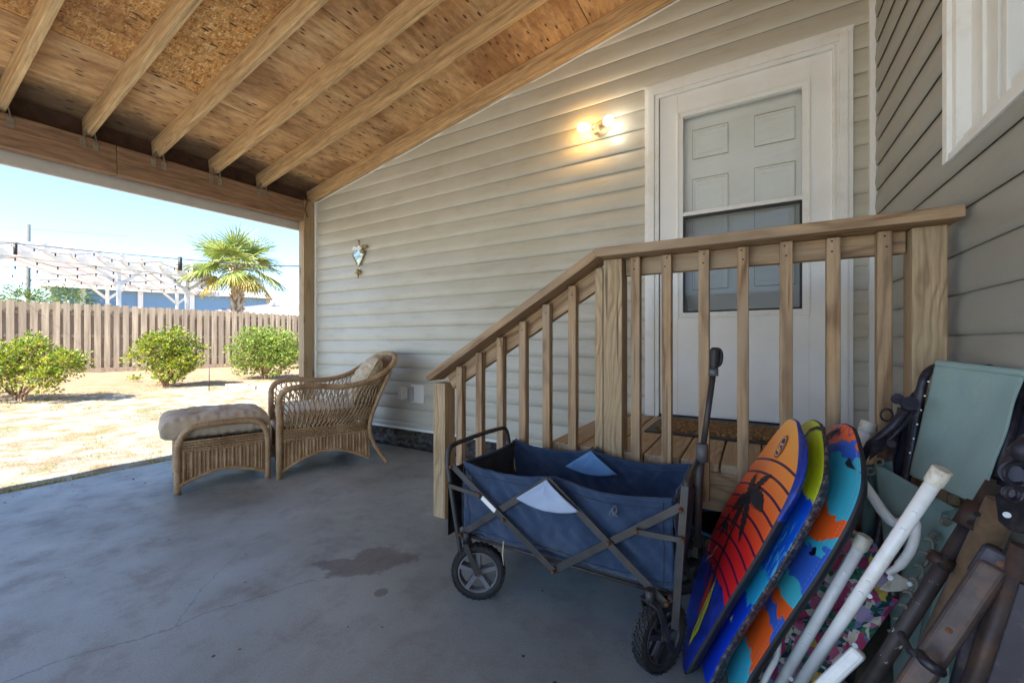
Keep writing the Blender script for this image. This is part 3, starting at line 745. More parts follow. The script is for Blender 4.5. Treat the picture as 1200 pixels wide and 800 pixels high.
for s in (1, -1):
    m = MB(); m.tube([(.36, s * .345, .0), (.362, s * .345, .25), (.36, s * .345, .52)], [.020, .021, .021], 12)
    m.build('leg', WICK, chair, CH_F)
for s in (1, -1):
    m = MB(); m.tube(spline([(-.40, s * .355, 0.0), (-.355, s * .338, .07), (-.30, s * .318, .17), (-.275, s * .312, .28), (-.30, s * .325, .42), (-.36, s * .352, .58), (-.425, s * .372, .74)], 5), .0165, 10); m.build('leg', WICK, chair, CH_F)
m = MB(); N = 66
for i in range(N + 1):
    for dlt in (-1, 1):
        u0 = i / N; u1 = u0 + dlt * .052
        if u1 < -.02 or u1 > 1.02: continue
        b = Br(u0); t = Rr(u1)
        b = V((b.x, b.y, .33)); o = V((b.x, b.y, 0)).normalized() * (.004 * dlt)
        pts = []
        for q in range(7):
            k = q / 6; e = k + .10 * math.sin(k * 2 * math.pi) * .9
            pts.append(V((b.x + (t.x - b.x) * e, b.y + (t.y - b.y) * e, b.z + (t.z - b.z) * k)) + o)
        m.tube(pts, .0046, 5, cap=False)
    # short filler withies low down
    for dlt in (-1, 1):
        u0 = (i + .5) / N; b = Br(u0); t = Rr(u0 + dlt * .03); k = .42
        b = V((b.x, b.y, .33)); t = b.lerp(t, k)
        m.tube([b, b.lerp(t, .5) + V((0, 0, .004)), t], .0046, 5, cap=False)
m.build('lattice', WICK, chair, CH_F)
def band(m, path, n, z0, z1, r, off=0):
    k = max(1, int((z1 - z0) / (1.7 * r)))
    for j in range(k + 1):
        z = z0 + (z1 - z0) * j / k
        m.tube([V((path(i / n).x, path(i / n).y, z)) + V((path(i / n).x, path(i / n).y, 0)).normalized() * (off + .003 * math.sin(i * 2.2 + j * math.pi)) for i in range(n + 1)], r, 6, cap=False)
m = MB(); band(m, Br, 150, .272, .335, .0075, .004)
m.tube([(.35, s_, .30) for s_ in (-.335, 0, .335)], .02, 8)
m.build('seat_band', WICK, chair, CH_F)
def skirt(m, P0, P1, zt, z_end, z_mid, n=26, nrm=None, r=.0058):
    P0 = V(P0); P1 = V(P1); d = P1 - P0
    def zl(u): return z_end + (z_mid - z_end) * math.sin(math.pi * u)
    for i in range(n + 1):
        u = i / n; p = P0 + d * u
        rr = r * (1.5 if i % 2 else .8)
        m.tube([(p.x, p.y, zl(u) + .01), (p.x, p.y, zt)], rr, 6, cap=False)
    # woven back sheet so that light barely passes
    m.grid(lambda a, b: (P0.x + d.x * a, P0.y + d.y * a, zl(a) + .008 + (zt - zl(a) - .008) * b), n * 2, 4)
def braid(m, pts, r, n=1, seed=0):
    pts = [V(p) for p in pts]
    f = arc(pts); L = sum((a - b).length for a, b in zip(pts, pts[1:])); K = int(L / .006)
    for ph in (0, 2.09, 4.19):
        q = []
        for i in range(K + 1):
            u = i / K; p = f(u); a = u * L * 130 + ph
            q.append(p + V((math.cos(a) * r * .55, math.cos(a) * r * .3, math.sin(a) * r * .6)))
        m.tube(q, r * .62, 6, cap=False)
m = MB()
for s in (1, -1):
    P0, P1 = (.345, s * .338, 0), (-.27, s * .316, 0)
    skirt(m, P0, P1, .27, .045, .155)
skirt(m, (.36, -.33, 0), (.36, .33, 0), .28, .05, .15, 28)
skirt(m, (-.27, -.315, 0), (-.27, .315, 0), .27, .06, .15, 24)
m.build('skirt', WICK, chair, CH_F)
m = MB()
for s in (1, -1):
    pts = [(.345 - .615 * u, s * (.344 - .022 * u), .045 + .11 * math.sin(math.pi * u)) for u in lin(0, 1, 20)]
    braid(m, pts, .011)
    braid(m, [(.335 - .60 * u, s * (.348 - .022 * u), .262) for u in lin(0, 1, 8)], .006)
    braid(m, [(.325, s * .346, .07), (.325, s * .346, .26)], .006); braid(m, [(-.255, s * .324, .10), (-.235, s * .324, .26)], .006)
braid(m, [(.367, -.33 + .66 * u, .05 + .10 * math.sin(math.pi * u)) for u in lin(0, 1, 16)], .011)
m.build('braid', WICK, chair, CH_F)
def cushion(cx, cy, cz, lx, ly, h, p=4, buttons=(), sag=0.0, seed=0, puff=.7, wr=.006, nu=70, nv=70):
    m = MB()
    def f(sgn):
        def g_(a, b):
            u, v = 2 * a - 1, 2 * b - 1
            # square to soft rounded square
            e = max(0, 1 - abs(u) ** p) ** .5 * max(0, 1 - abs(v) ** p) ** .5
            t = h / 2 * (e ** puff)
            for bx, by in buttons: t -= (.45 * h * math.exp(-((u - bx) ** 2 + (v - by) ** 2) / .025)) * (1 if sgn > 0 else .5)
            inx = 1 - .035 * (1 - abs(v)) * 0
            x = cx + u * lx / 2 * (1 - .03 * v * v * abs(u)); y = cy + v * ly / 2 * (1 - .03 * u * u * abs(v))
            edge = 1 - (1 - e) ** 3
            w = wr * nz((u * 4, v * 4, seed + sgn), 1) + wr * .6 * nz((u * 9 + 3, v * 9, seed), 1) * e
            # gathers running in from the border
            ang = math.sin((u if abs(v) > abs(u) else v) * 36 + 2 * nz((u * 3, v * 3, seed), 1)) * wr * .5 * max(abs(u), abs(v)) ** 5 * min(1, e * 3)
            z = cz + sgn * (t + w * e + ang) - sag * (u * u)
            return (x, y, z)
        return g_
    m.grid(f(1), nu, nv); m.grid(f(-1), nu, nv)
    return m
# seat cushion (things of their own)
m = cushion(.02, 0, .405, .66, .60, .15, p=6, seed=2, buttons=((0, 0),))
o = m.build('seat_cushion', CUSHC, None, CH_F); tag(o, 'cream seat cushion lying inside the wicker armchair', 'cushion')
o.matrix_basis = CH_F; 
PW = CH_F @ Matrix.Translation((-.30, .10, .655)) @ Matrix.Rotation(R(-14), 4, 'Z') @ Matrix.Rotation(R(60), 4, 'Y')
m = cushion(0, 0, 0, .42, .42, .19, p=2.4, seed=5, puff=1.0, wr=.012)
m2 = [V(v) for v in m.v]
m.tube([(sx * .21 * (1 - .03), sy * .21 * (1 - .03), 0) for sx, sy in [(-1, -1), (0, -1.02), (1, -1), (1.02, 0), (1, 1), (0, 1.02), (-1, 1), (-1.02, 0)]], .0045, 6, closed=True, mi=1)
o = m.build('throw_pillow', [PILL, plain('pillow_piping', rgb(150, 112, 70), .8)], None, PW); tag(o, 'tan patterned throw pillow leaning on the armchair back', 'pillow')
# ottoman
OT_F = loc_frame(-3.335, 1.52, -.333, -.943)
ott = thing('wicker_ottoman', 'natural wicker ottoman standing before the wicker armchair', 'ottoman', mw=OT_F)
hx, hy = .245, .275
for s in (1, -1):
    m = MB()
    m.tube(spline([(hx + .005, s * hy, 0), (hx + .005, s * hy, .22), (hx - .002, s * hy, .33), (hx - .05, s * hy, .405), (hx - .13, s * hy, .424), (0, s * hy, .427), (-hx + .13, s * hy, .424), (-hx + .05, s * hy, .405), (-hx + .002, s * hy, .33), (-hx - .005, s * hy, .22), (-hx - .005, s * hy, 0)], 6), .0195, 12)
    m.build('side_frame', WICK, ott, OT_F)
m = MB()
def rect(u, e=.0):
    L = [V((hx + e, hy + e, 0)), V((-hx - e, hy + e, 0)), V((-hx - e, -hy - e, 0)), V((hx + e, -hy - e, 0)), V((hx + e, hy + e, 0))]
    return arc(L)(u)
band(m, rect, 160, .275, .325, .0075, 0)
m.build('seat_band', WICK, ott, OT_F)
m = MB()
for s in (1, -1):
    skirt(m, (hx, s * hy, 0), (-hx, s * hy, 0), .27, .05, .115, 22)
    skirt(m, (s * hx, -hy, 0), (s * hx, hy, 0), .27, .05, .115, 24)
m.build('skirt', WICK, ott, OT_F)
m = MB()
for s in (1, -1):
    braid(m, [(hx - .01 - (2 * hx - .02) * u, s * (hy + .008), .055 + .065 * math.sin(math.pi * u)) for u in lin(0, 1, 16)], .011)
    braid(m, [(s * (hx + .008), -hy + 2 * hy * u, .055 + .065 * math.sin(math.pi * u)) for u in lin(0, 1, 16)], .011)
    braid(m, [(hx - .03, s * (hy + .01), .262), (-hx + .03, s * (hy + .01), .262)], .006)
    for q in (hx - .03, -hx + .03): braid(m, [(q, s * (hy + .01), .07), (q, s * (hy + .01), .26)], .006)
m.build('braid', WICK, ott, OT_F)
m = cushion(.035, -.0, .412, .62, .515, .165, p=7, seed=8, buttons=((-.33, -.33), (.33, -.33), (-.33, .33), (.33, .33)), wr=.010, nu=90, nv=90, sag=.012)
o = m.build('ottoman_cushion', CUSH, None, OT_F); tag(o, 'thick tufted beige cushion overhanging the wicker ottoman', 'cushion')
# ================================================================== folding wagon
wag = thing('folding_wagon', 'blue fabric folding wagon with crossed black metal frame and upright handle', 'wagon', (-.58, 1.52, 0))
X0, X1, Yn, Yf, ZT, ZB = -.975, -.205, 1.295, 1.695, .498, .235
def rim_z(a):   # sag of the long top edges between the end frames and the middle peg
    return -.022 * math.sin(math.pi * min(1, abs(a - .5) * 2)) - 0
def wall_long(y, sgn):
    def f(a, b):
        x = X0 + (X1 - X0) * a
        z = ZB + (ZT - ZB) * b
        if b > .5: z += rim_z(a) * (b - .5) * 2 - .012 * math.exp(-((a - .5) / .02) ** 2) * 0
        bul = .016 * math.sin(math.pi * b) * math.sin(math.pi * a)
        wr = .013 * nz((a * 5, b * 1.8, sgn * 4), 1) + .008 * nz((a * 15 + b * 5, b * 3.0, sgn), 1) + .005 * nz((a * 34 - b * 9, b * 6, sgn + 5), 1) + .012 * (1 - abs(nz((a * 11 + b * 4, b * 2.2, sgn + 8), 1)) * 4) * .35 * math.sin(math.pi * b) + .004 * abs(math.sin(a * 40 + 5 * b)) * (1 - b) * math.exp(-((a - .52) / .12) ** 2)
        return (x, y + sgn * (bul + wr), z - .006 * math.sin(3 * math.pi * a) * (1 - b))
    return f
def wall_end(x, sgn):
    def f(a, b):
        return (x + sgn * (.008 * math.sin(math.pi * b) + .008 * nz((a * 5, b * 3, sgn * 9), 1)), Yn + (Yf - Yn) * a, ZB + (ZT - ZB) * b - .012 * math.sin(math.pi * a) * b)
    return f
m = MB()
m.grid(wall_long(Yn, -1), 90, 24); m.grid(wall_long(Yf, 1), 90, 24); m.grid(wall_end(X1, 1), 30, 16)
m.grid(lambda a, b: (X0 + (X1 - X0) * a, Yn + (Yf - Yn) * b, ZB - .006 + .004 * nz((a * 9, b * 9, 0))), 30, 20)
basket = m.build('basket', BLUEF, wag, solid=.004)
m = MB(); m.grid(wall_end(X0, -1), 30, 16); m.build('end_panel', DBLUE, wag, solid=.004)
m = MB()
for y, sgn in ((Yn, -1), (Yf, 1)):
    f = wall_long(y, sgn); m.tube([V(f(a, 1)) + V((0, 0, 0)) for a in lin(0, 1, 60)], .0062, 6)
for x, sgn in ((X0, -1), (X1, 1)):
    f = wall_end(x, sgn); m.tube([V(f(a, 1)) for a in lin(0, 1, 20)], .0062, 6)
m.build('rim_binding', BLUEF, basket)
m = MB()
f = wall_long(Yn, -1); OUT = V((0, -.0032, 0))
for a in (.035, .965): m.tube([V(f(a, b)) + OUT for b in lin(.02, .97, 26)], .0016, 5)
for b in (.90, .06): m.tube([V(f(a, b)) + OUT for a in lin(.01, .99, 110)], .0013, 5)
f = wall_long(Yf, 1)
for b in (.90,): m.tube([V(f(a, b)) + OUT for a in lin(.01, .99, 110)], .0013, 5)
split_build(m, 'seam', DBLUE, basket)
XM = (X0 + X1) / 2 - .005
for (y, s, mm) in ((Yn, -1, PALEF), (Yf, 1, PALEB)):
    m = MB()
    f = wall_long(y, s)
    def tri(a, b, y=y, s=s):
        u = 2 * a - 1; wd = .115 * b
        zt = ZT + .008; z = zt - b * (.082 + .022 * (1 - abs(u) ** 2) * 1.0) + .02 * abs(u) * b * 0
        x = XM + u * wd
        yy = y - .052 if s < 0 else y - .020
        return (x, yy - .006 * math.sin(math.pi * b) + .004 * nz((u * 3, b * 3, s)) , z)
    m.grid(tri, 16, 14); m.build('corner_patch', mm, wag, solid=.003)
# frame
F = MB(); yb = Yn - .032; yb2 = Yn - .044
def bar(m, p, q, w=.024, t=.005, up=(0, 1, 0)):
    m.obox(p, q, w, t, 0, up)
PA = ((-1.0, .492), (-.572, .205)); PB = ((-.955, .238), (XM, .502)); PC = ((XM, .505), (-.215, .205)); PD = ((-.572, .205), (-.178, .494))
for side, (ya, yb_) in enumerate(((Yn - .032, Yn - .042), (Yf + .032, Yf + .042))):
    for (P, yy) in ((PA, yb_), (PB, ya), (PC, yb_), (PD, ya)):
        m = MB(); bar(m, (P[0][0], yy, P[0][1]), (P[1][0], yy, P[1][1])); m.build('cross_bar', DKMET, wag, bevel=.0015)
    for (p, q) in (((-1.018, .415), (-.868, .402)), ((-.30, .400), (-.172, .405))):
        m = MB(); bar(m, (p[0], yb_ + (-.006 if side == 0 else .006), p[1]), (q[0], yb_ + (-.006 if side == 0 else .006), q[1]), .015, .004); m.build('link_bar', DKMET, wag)
m = MB()
for y in (Yn - .03, Yf + .03):
    for x, z in ((-1.018, .415), (-.868, .402), (-.30, .400), (-.172, .405), (-.572, .205), (-.765, .335), (-.385, .345), (-.955, .238), (-.178, .487), (-1.0, .487), (-.215, .212)):
        s = -1 if y < 1.5 else 1
        m.lathe([(0, .026), (.005, .025), (.0065, .020), (.0065, 0)], Matrix.Translation((x, y, z)) @ Matrix.Rotation(R(90 * (1 if s < 0 else -1)), 4, 'X'), 8)
split_build(m, 'rivet', RUSTY, wag)
m = MB()
loop = spline([(-.962, Yn - .028, .12), (-.985, Yn - .03, .25), (-1.018, Yn - .03, .42), (-1.03, Yn - .03, .50), (-1.034, Yn - .012, .545), (-1.036, Yn + .03, .556), (-1.036, (Yn + Yf) / 2, .560), (-1.036, Yf - .03, .556), (-1.034, Yf + .012, .545), (-1.03, Yf + .03, .50), (-1.018, Yf + .03, .42), (-.985, Yf + .03, .25), (-.962, Yf + .028, .12)], 6)
m.tube(loop, .0095, 10); m.build('push_loop', DKMET, wag)
m = MB()
for y, s in ((Yn - .03, 0), (Yf + .03, 0)): m.obox((-.195, y, .14), (-.168, y, .555), .020, .016, 0, (0, 1, 0))
m.tube(spline([(-.165, Yn - .03, .55), (-.165, Yn, .568), (-.165, (Yn + Yf) / 2, .56), (-.165, Yf, .568), (-.165, Yf + .03, .55)], 5), .008, 8)
m.build('end_frame', DKMET, wag)
m = MB()
for y in (Yn - .01, Yf + .01): m.tube([(-.965, y, .222), (-.21, y, .218)], .006, 8)
for x in (-.965, -.21): m.tube([(x, Yn - .03, .215), (x, Yf + .03, .215)], .008, 8)
m.tube([(-.965, Yn, .21), (-.572, Yf, .205), (-.21, Yn, .21)], .007, 6)
m.build('base_frame', DKMET, wag)
m = MB(); bar(m, (-.858, Yn - .0465, .3965), (-.80, Yn - .0465, .358), .017, .001); m.build('sticker', plain('white_sticker', rgb(226, 228, 230), .5, bump=0, var=.03), wag)
m = MB(); m.tube([(-.775, Yn - .03, .25), (-.777, Yn - .033, .20), (-.774, Yn - .03, .165)], .002, 5); m.build('string', CUSHC, wag)
# black pouch hanging on the left end
m = MB()
m.grid(lambda a, b: (-1.045 - .035 * (1 - abs(2 * a - 1) ** 4) * (1 - abs(2 * b - 1) ** 4) , Yn - .01 + .36 * a, .20 + .26 * b + .015 * nz((a * 4, b * 4, 2))), 20, 16)
m.grid(lambda a, b: (-1.045 + .012 * (1 - abs(2 * b - 1) ** 4), Yn - .01 + .36 * a, .20 + .26 * b), 10, 10)
m.build('pouch', plain('black_cloth', (.022, .022, .028), .8, var=.4, bump=.3), wag)
# tattered ties
m = MB()
for (x, z) in ((-.93, .458), (-.372, .455)):
    for q in range(4): m.tube(spline([(x, Yn - .02, z), (x + .012 * random.uniform(-1, 1), Yn - .035, z - .012), (x + .02 * random.uniform(-1, 1), Yn - .032, z - .03)], 4), .0022, 5)
split_build(m, 'frayed_tie', plain('frayed_cord', rgb(100, 108, 124), .9), wag)
# wheels
TYRE = plain('tyre_rubber', (.022, .022, .024), .75, var=.4, scale=30, bump=.3)
RIMG = plain('grey_plastic_rim', rgb(108, 110, 116), .5, var=.2, scale=30)
RIMD = plain('dark_plastic_rim', rgb(50, 50, 54), .5, var=.15, scale=30)
def wheel(cx, cy, ang, rim, r=.1, w=.037):
    mw = Matrix.Translation((cx, cy, r + .001)) @ Matrix.Rotation(ang, 4, 'Z') @ Matrix.Rotation(R(90), 4, 'X')
    wo = bpy.data.objects.new('wheel', None); wo.empty_display_size = .05; put(wo, wag, mw)
    m = MB()
    prof_ = [(r * .74, -w / 2 * .8), (r * .86, -w / 2), (r * .955, -w / 2 * .9), (r * .985, -w / 2 * .55), (r * .992, 0), (r * .985, w / 2 * .55), (r * .955, w / 2 * .9), (r * .86, w / 2), (r * .74, w / 2 * .8), (r * .72, 0), (r * .74, -w / 2 * .8)]
    m.lathe(prof_, Matrix.Identity(4), 48)
    n = 30
    for i in range(n):       # tread blocks
        for j, zz in enumerate((-.38, -.13, .13, .38)):
            a = 2 * math.pi * (i + (.5 if j % 2 else 0)) / n
            p = V((math.cos(a), math.sin(a), 0)) * (r * (.995 if abs(zz) < .2 else .985)); t = V((-math.sin(a), math.cos(a), 0)); z = V((0, 0, 1))
            d = (t * .8 + z * (.5 if j % 2 else -.5)).normalized()
            m.obox(p + z * zz * w - d * .0062, p + z * zz * w + d * .0062, .0075, .006, 0, tuple(p.normalized()))
        a = 2 * math.pi * i / n
        for s in (-1, 1):
            p = V((math.cos(a), math.sin(a), 0)) * (r * .94) + V((0, 0, s * w * .47)); q = V((math.cos(a), math.sin(a), 0)) * (r * .985) + V((0, 0, s * w * .42))
            m.obox(p, q, .009, .006, 0, (0, 0, 1))
    m.build('tyre', TYRE, wo, mw)
    m = MB()
    for s in (-1, 1):
        m.lathe([(r * .76, s * w * .30), (r * .75, s * w * .46), (r * .70, s * w * .46), (r * .68, s * w * .2), (r * .68, 0)], Matrix.Identity(4), 40)
        for i in range(5):
            a = 2 * math.pi * i / 5 + .3; d = V((math.cos(a), math.sin(a), 0))
            m.obox(d * .012 + V((0, 0, s * w * .30)), d * (r * .71) + V((0, 0, s * w * .36)), .016, .008, 0, (0, 0, 1))
    m.lathe([(0, -w * .55), (.014, -w * .53), (.018, -w * .2), (.018, w * .2), (.014, w * .53), (0, w * .55)], Matrix.Identity(4), 16)
    m.build('rim', rim, wo, mw)
    m = MB(); m.lathe([(0, -w * .8), (.006, -w * .79), (.006, w * .79), (0, w * .8)], Matrix.Identity(4), 8)
    m.build('axle', RUSTY, wo, mw)
    # fork
    m = MB(); ax = (Matrix.Rotation(ang, 3, 'Z') @ V((0, -1, 0))); fw = Matrix.Rotation(ang, 3, 'Z') @ V((1, 0, 0))
    c = V((cx, cy, r)); top_ = c + V((0, 0, r * 1.12)) - fw * .045
    for s in (-1, 1):
        a = c + ax * (s * .032)
        m.obox(a, top_ + ax * (s * .030) + V((0, 0, 0)), .018, .004, 0, tuple(ax))
        m.obox(top_ + ax * (s * .030), top_ + V((0, 0, .004)) + ax * (-s * .002), .022, .004, 0, (0, 0, 1))
    m.tube([top_ - V((0, 0, .003)), top_ + V((0, 0, .035))], .014, 10)
    m.build('fork', DKMET, wag)
wheel(-.898, 1.285, R(28), RIMG)
wheel(-.238, 1.275, R(62), RIMD)
wheel(-.90, 1.72, R(5), RIMG)
wheel(-.235, 1.71, R(40), RIMD)
# handle
m = MB()
hp = [at(817, 640, 1.37), at(819, 560, 1.385), at(823, 530, 1.39), at(836, 436, 1.40)]
m.tube([hp[0], hp[1], hp[2]], .0125, 10); m.tube([hp[2], hp[3]], .0095, 10)
hd = m.build('handle', DKMET, wag)
m = MB(); m.tube([hp[2] - V((0, 0, .03)), hp[2] + V((0, 0, .03))], .019, 8); m.tube([hp[3] - V((0, 0, .012)), hp[3] + V((0, 0, .012))], .0155, 10)
m.build('collar', plain('grey_collar', rgb(92, 92, 96), .5), hd)
m = MB(); e = at(838, 409, 1.40); fx_ = V((CY, SY, 0)); a_ = hp[3]
m.tube([a_, a_.lerp(e, .35) + fx_ * .001, a_.lerp(e, .7), e + V((0, 0, -.004)), e + V((0, 0, .006))], [.0125, .0135, .0145, .017, .010], 12)
m.tube(spline([e + fx_ * .004, e + fx_ * .016 + V((0, 0, -.004)), e + fx_ * .021 + V((0, 0, -.022)), e + fx_ * .016 + V((0, 0, -.05)), a_ + fx_ * .006 + V((0, 0, .02))], 6), .0065, 8)
m.build('grip', BLACK, hd)
# ================================================================== bodyboards
AL, PSI = R(24), R(-10)
def bframe(x0, y0, lift=0):
    w = V((math.sin(PSI), math.cos(PSI), 0)); nh = V((math.cos(PSI), -math.sin(PSI), 0)); l = nh * math.sin(AL) + V((0, 0, math.cos(AL)))
    n = w.cross(l)
    return Matrix(((w.x, l.x, n.x, x0), (w.y, l.y, n.y, y0), (w.z, l.z, n.z, lift), (0, 0, 0, 1)))
def on_board(T, px, py):
    o = V((0, 0, CAMZ)); d = at(px, py, 1) - o
    Ti = T.inverted(); lo = Ti @ o; ld = Ti.to_3x3() @ d
    t = -lo.z / ld.z; q = lo + ld * t
    return (q.x, q.y)
def bmix(g, sepx, sepy, warp):
    return g.math('ADD', sepy, g.math('MULTIPLY', g.math('SUBTRACT', warp, .5), .16))
def board1_mat():
    g = G('orange_board_print'); p = g.coord(); s = g('SeparateXYZ', i0=p); x, y = s.outputs[0], s.outputs[1]
    v = g.math('SUBTRACT', y, g.math('MULTIPLY', g.math('POWER', g.math('ABSOLUTE', g.math('SUBTRACT', x, .02)), 2), -.55))
    base = g.ramp(g.math('ADD', y, g.math('MULTIPLY', x, -.12)), [(.24, rgb(214, 24, 44)), (.40, rgb(228, 44, 40)), (.52, rgb(240, 104, 44)), (.66, rgb(246, 150, 62)), (.76, rgb(250, 176, 80))]).outputs[0]
    fr = g.math('FRACT', g.math('DIVIDE', v, .047))
    ln = g.math('MULTIPLY', g.math('LESS_THAN', fr, .17), g.math('LESS_THAN', v, .685))
    c = g.mix(ln, base, rgb(70, 20, 66))
    n = g.noise(p, 14, 5, .6)
    blue = g.ramp(n, [(.35, rgb(12, 28, 100)), (.65, rgb(22, 64, 190))]).outputs[0]
    bd = g.math('ADD', y, g.math('MULTIPLY', g.math('ABSOLUTE', g.math('SUBTRACT', x, .05)), .15))
    c = g.mix(g.math('LESS_THAN', g.math('ADD', bd, g.math('MULTIPLY', n, .02)), .275), c, blue)
    g.bump(g.noise(g.scaled(p, 8, 120, 8), 1, 3), .25, .002)
    return g.done(c, .38)
def ramp_board(name, stops, warp_amt=.1, sc_=7, extra=None, rough=.36, xk=0.0):
    g = G(name); p = g.coord(); s = g('SeparateXYZ', i0=p)
    n = g.noise(p, sc_, 2 if extra is None else 6, .5 if extra is None else .75, .6)
    y = g.math('ADD', s.outputs[1], g.math('MULTIPLY', g.math('SUBTRACT', n, .5), warp_amt))
    y = g.math('ADD', y, g.math('MULTIPLY', s.outputs[0], xk))
    c = g.ramp(y, stops, 'CONSTANT').outputs[0]
    if extra: c = extra(g, p, s, c)
    g.bump(g.noise(g.scaled(p, 8, 90, 8), 1, 3), .2, .002)
    return g.done(c, rough)
def ex2(g, p, s, c):
    st = g.noise(g.scaled(p, 60, 9, 1), 1.0, 4, .7)
    on = g.ramp(s.outputs[1], [(.36, (0, 0, 0)), (.39, (1, 1, 1)), (.50, (1, 1, 1)), (.54, (0, 0, 0))]).outputs[0]
    c = g.mix(g.math('MULTIPLY', on, g.math('GREATER_THAN', st, .55)), c, rgb(90, 186, 220))
    sp = g.noise(p, 45, 4, .8)
    on2 = g.ramp(s.outputs[1], [(.56, (0, 0, 0)), (.60, (1, 1, 1)), (.66, (1, 1, 1)), (.7, (0, 0, 0))]).outputs[0]
    c = g.mix(g.math('MULTIPLY', on2, g.math('GREATER_THAN', sp, .62)), c, rgb(20, 90, 200))
    return c
B2M = ramp_board('yellow_blue_board_print', [(0, rgb(16, 62, 204)), (.27, rgb(40, 160, 206)), (.37, rgb(20, 92, 214)), (.56, rgb(18, 78, 206)), (.60, rgb(196, 208, 30))], .10, 30, ex2)
def ex3(g, p, s, c):
    vo = g('TexVoronoi', Vector=g.scaled(p, 9, 7, 1), Scale=1.0)
    bl = g.math('MULTIPLY', g.math('LESS_THAN', vo.outputs['Distance'], .20), g.math('GREATER_THAN', g('SeparateColor', Color=vo.outputs['Color']).outputs[1], .45))
    return g.mix(bl, c, rgb(18, 18, 26))
CY_, BL_, OR_ = rgb(64, 184, 212), rgb(56, 104, 208), rgb(244, 100, 36)
def b3m():
    g = G('turquoise_board_print'); p = g.coord(); s = g('SeparateXYZ', i0=p)
    n = g.noise(p, 5.5, 3, .55, 1.0)
    y = g.math('ADD', g.math('ADD', s.outputs[1], g.math('MULTIPLY', g.math('SUBTRACT', n, .5), .30)), g.math('MULTIPLY', s.outputs[0], .12))
    c = g.ramp(y, [(0, CY_), (.12, OR_), (.235, BL_), (.27, OR_), (.31, rgb(70, 190, 206)), (.37, BL_), (.47, CY_), (.50, OR_), (.565, CY_), (.70, BL_), (.755, OR_), (.79, rgb(96, 60, 140)), (.80, OR_), (.835, CY_)], 'CONSTANT').outputs[0]
    n2 = g.noise(p, 9, 3, .6, 1.5)
    k = g.math('MULTIPLY', g.math('GREATER_THAN', n2, .635), g.math('LESS_THAN', s.outputs[1], .5))
    c = g.mix(k, c, rgb(20, 20, 30))
    g.bump(g.noise(g.scaled(p, 8, 90, 8), 1, 3), .2, .002)
    return g.done(c, .36)
B3M = b3m()
BSIDE = plain('black_foam_edge', (.02, .02, .026), .6, var=.3)
def sp2():
    g = G('speckled_edge'); n = g.noise(g.coord(), 90, 5, .8)
    return g.done(g.ramp(n, [(.5, (.015, .015, .02)), (.6, rgb(120, 110, 120))]).outputs[0], .6)
BSP = sp2()
BCH = plain('blue_chine', rgb(18, 52, 150), .4, var=.5, scale=40)
NB = (.08, .752)
nearr = [(.012, .004), (-.004, .10), (-.012, .20), (-.022, .30), (-.036, .42), (-.040, .52), (-.034, .60), (-.010, .665), (.045, .715), (.105, .752), (.155, .776)]
far_full = [(.19, .785), (.25, .782), (.30, .755), (.35, .68), (.395, .58), (.415, .46), (.415, .32), (.40, .18), (.36, .03)]
far1 = [(.19, .785), (.25, .777), (.29, .735), (.345, .62), (.40, .48), (.417, .38), (.405, .28), (.37, .20), (.31, .11), (.24, .055), (.16, .012)]
def bodyboard(name, label, x0, y0, poly, fm, side, mid=None, mslot=None, th=.036, lift=.012, chine=0):
    T = bframe(x0, y0, lift); m = MB(); n = len(poly)
    sm = spline([(a, b, 0) for a, b in poly], 4, closed=True); P = [(v.x, v.y) for v in sm]; n = len(P)
    cx = sum(a for a, b in P) / n; cy = sum(b for a, b in P) / n
    def off(d):
        out = []
        for i in range(n):
            a = V(P[i - 1]).to_2d() if False else V((P[i - 1][0], P[i - 1][1])); b = V((P[(i + 1) % n][0], P[(i + 1) % n][1])); t = (b - a).normalized()
            nrm = V((t.y, -t.x)); q = V((P[i][0], P[i][1]))
            if nrm.dot(q - V((cx, cy))) < 0: nrm = -nrm
            q = q + nrm * (d + (chine * ssm((q.y - .52) / .16) * (1 - ssm((q.x - .02) / .14)) if d > -.001 else (chine * .6 if d < -.01 and d > -.02 and q.y > .6 and q.x < .1 else 0))); out.append((q.x, max(q.y, .0)))
        return out
    rings = [(off(-.009), .001), (off(-.002), .0025), (off(.002), .006), (off(.001), .011), (off(-.014), .024), (off(-.035), th)]
    vs = []
    for ring, z in rings: vs += [(a, b, z) for a, b in ring]
    # face: fan of ring to centre with slight crown
    c0 = len(vs); vs.append((cx, cy, -.001)); c1 = len(vs); vs.append((cx, cy, th))
    b = len(m.v); m.add(vs, [(c0, (i + 1) % n, i) for i in range(n)], 0, True)
    def addf(f, mi): m.f.append([b + q for q in f]); m.m.append(mi); m.s.append(True)
    for r_ in range(len(rings) - 1):
        for i in range(n):
            j = (i + 1) % n; ym = (P[i][1] + P[j][1]) / 2
            addf((r_ * n + i, r_ * n + j, (r_ + 1) * n + j, (r_ + 1) * n + i), 0 if r_ == 0 else (2 if mid and mid(P[i]) else 1))
    for i in range(n): addf((c1, 5 * n + i, 5 * n + (i + 1) % n), 1)
    o = m.build(name, [fm, side, mslot or side], None, T)
    return tag(o, label, 'bodyboard', 'bodyboards leaning beside the wagon'), T
b1, T1 = bodyboard('bodyboard', 'orange and red bodyboard with black palm print and dark curved stripes', -.175, 1.262, nearr + far1, board1_mat(), BSIDE, mid=lambda p: p[1] > .54, mslot=BCH, chine=.030)
b2, T2 = bodyboard('bodyboard', 'bodyboard with lime yellow nose and bright blue body, between the other two', -.12, 1.255, nearr + far_full, B2M, BSP)
b3, T3 = bodyboard('bodyboard', 'turquoise bodyboard with orange, blue and black patches nearest the folded chairs', -.05, 1.23, nearr + far_full, B3M, BSIDE)
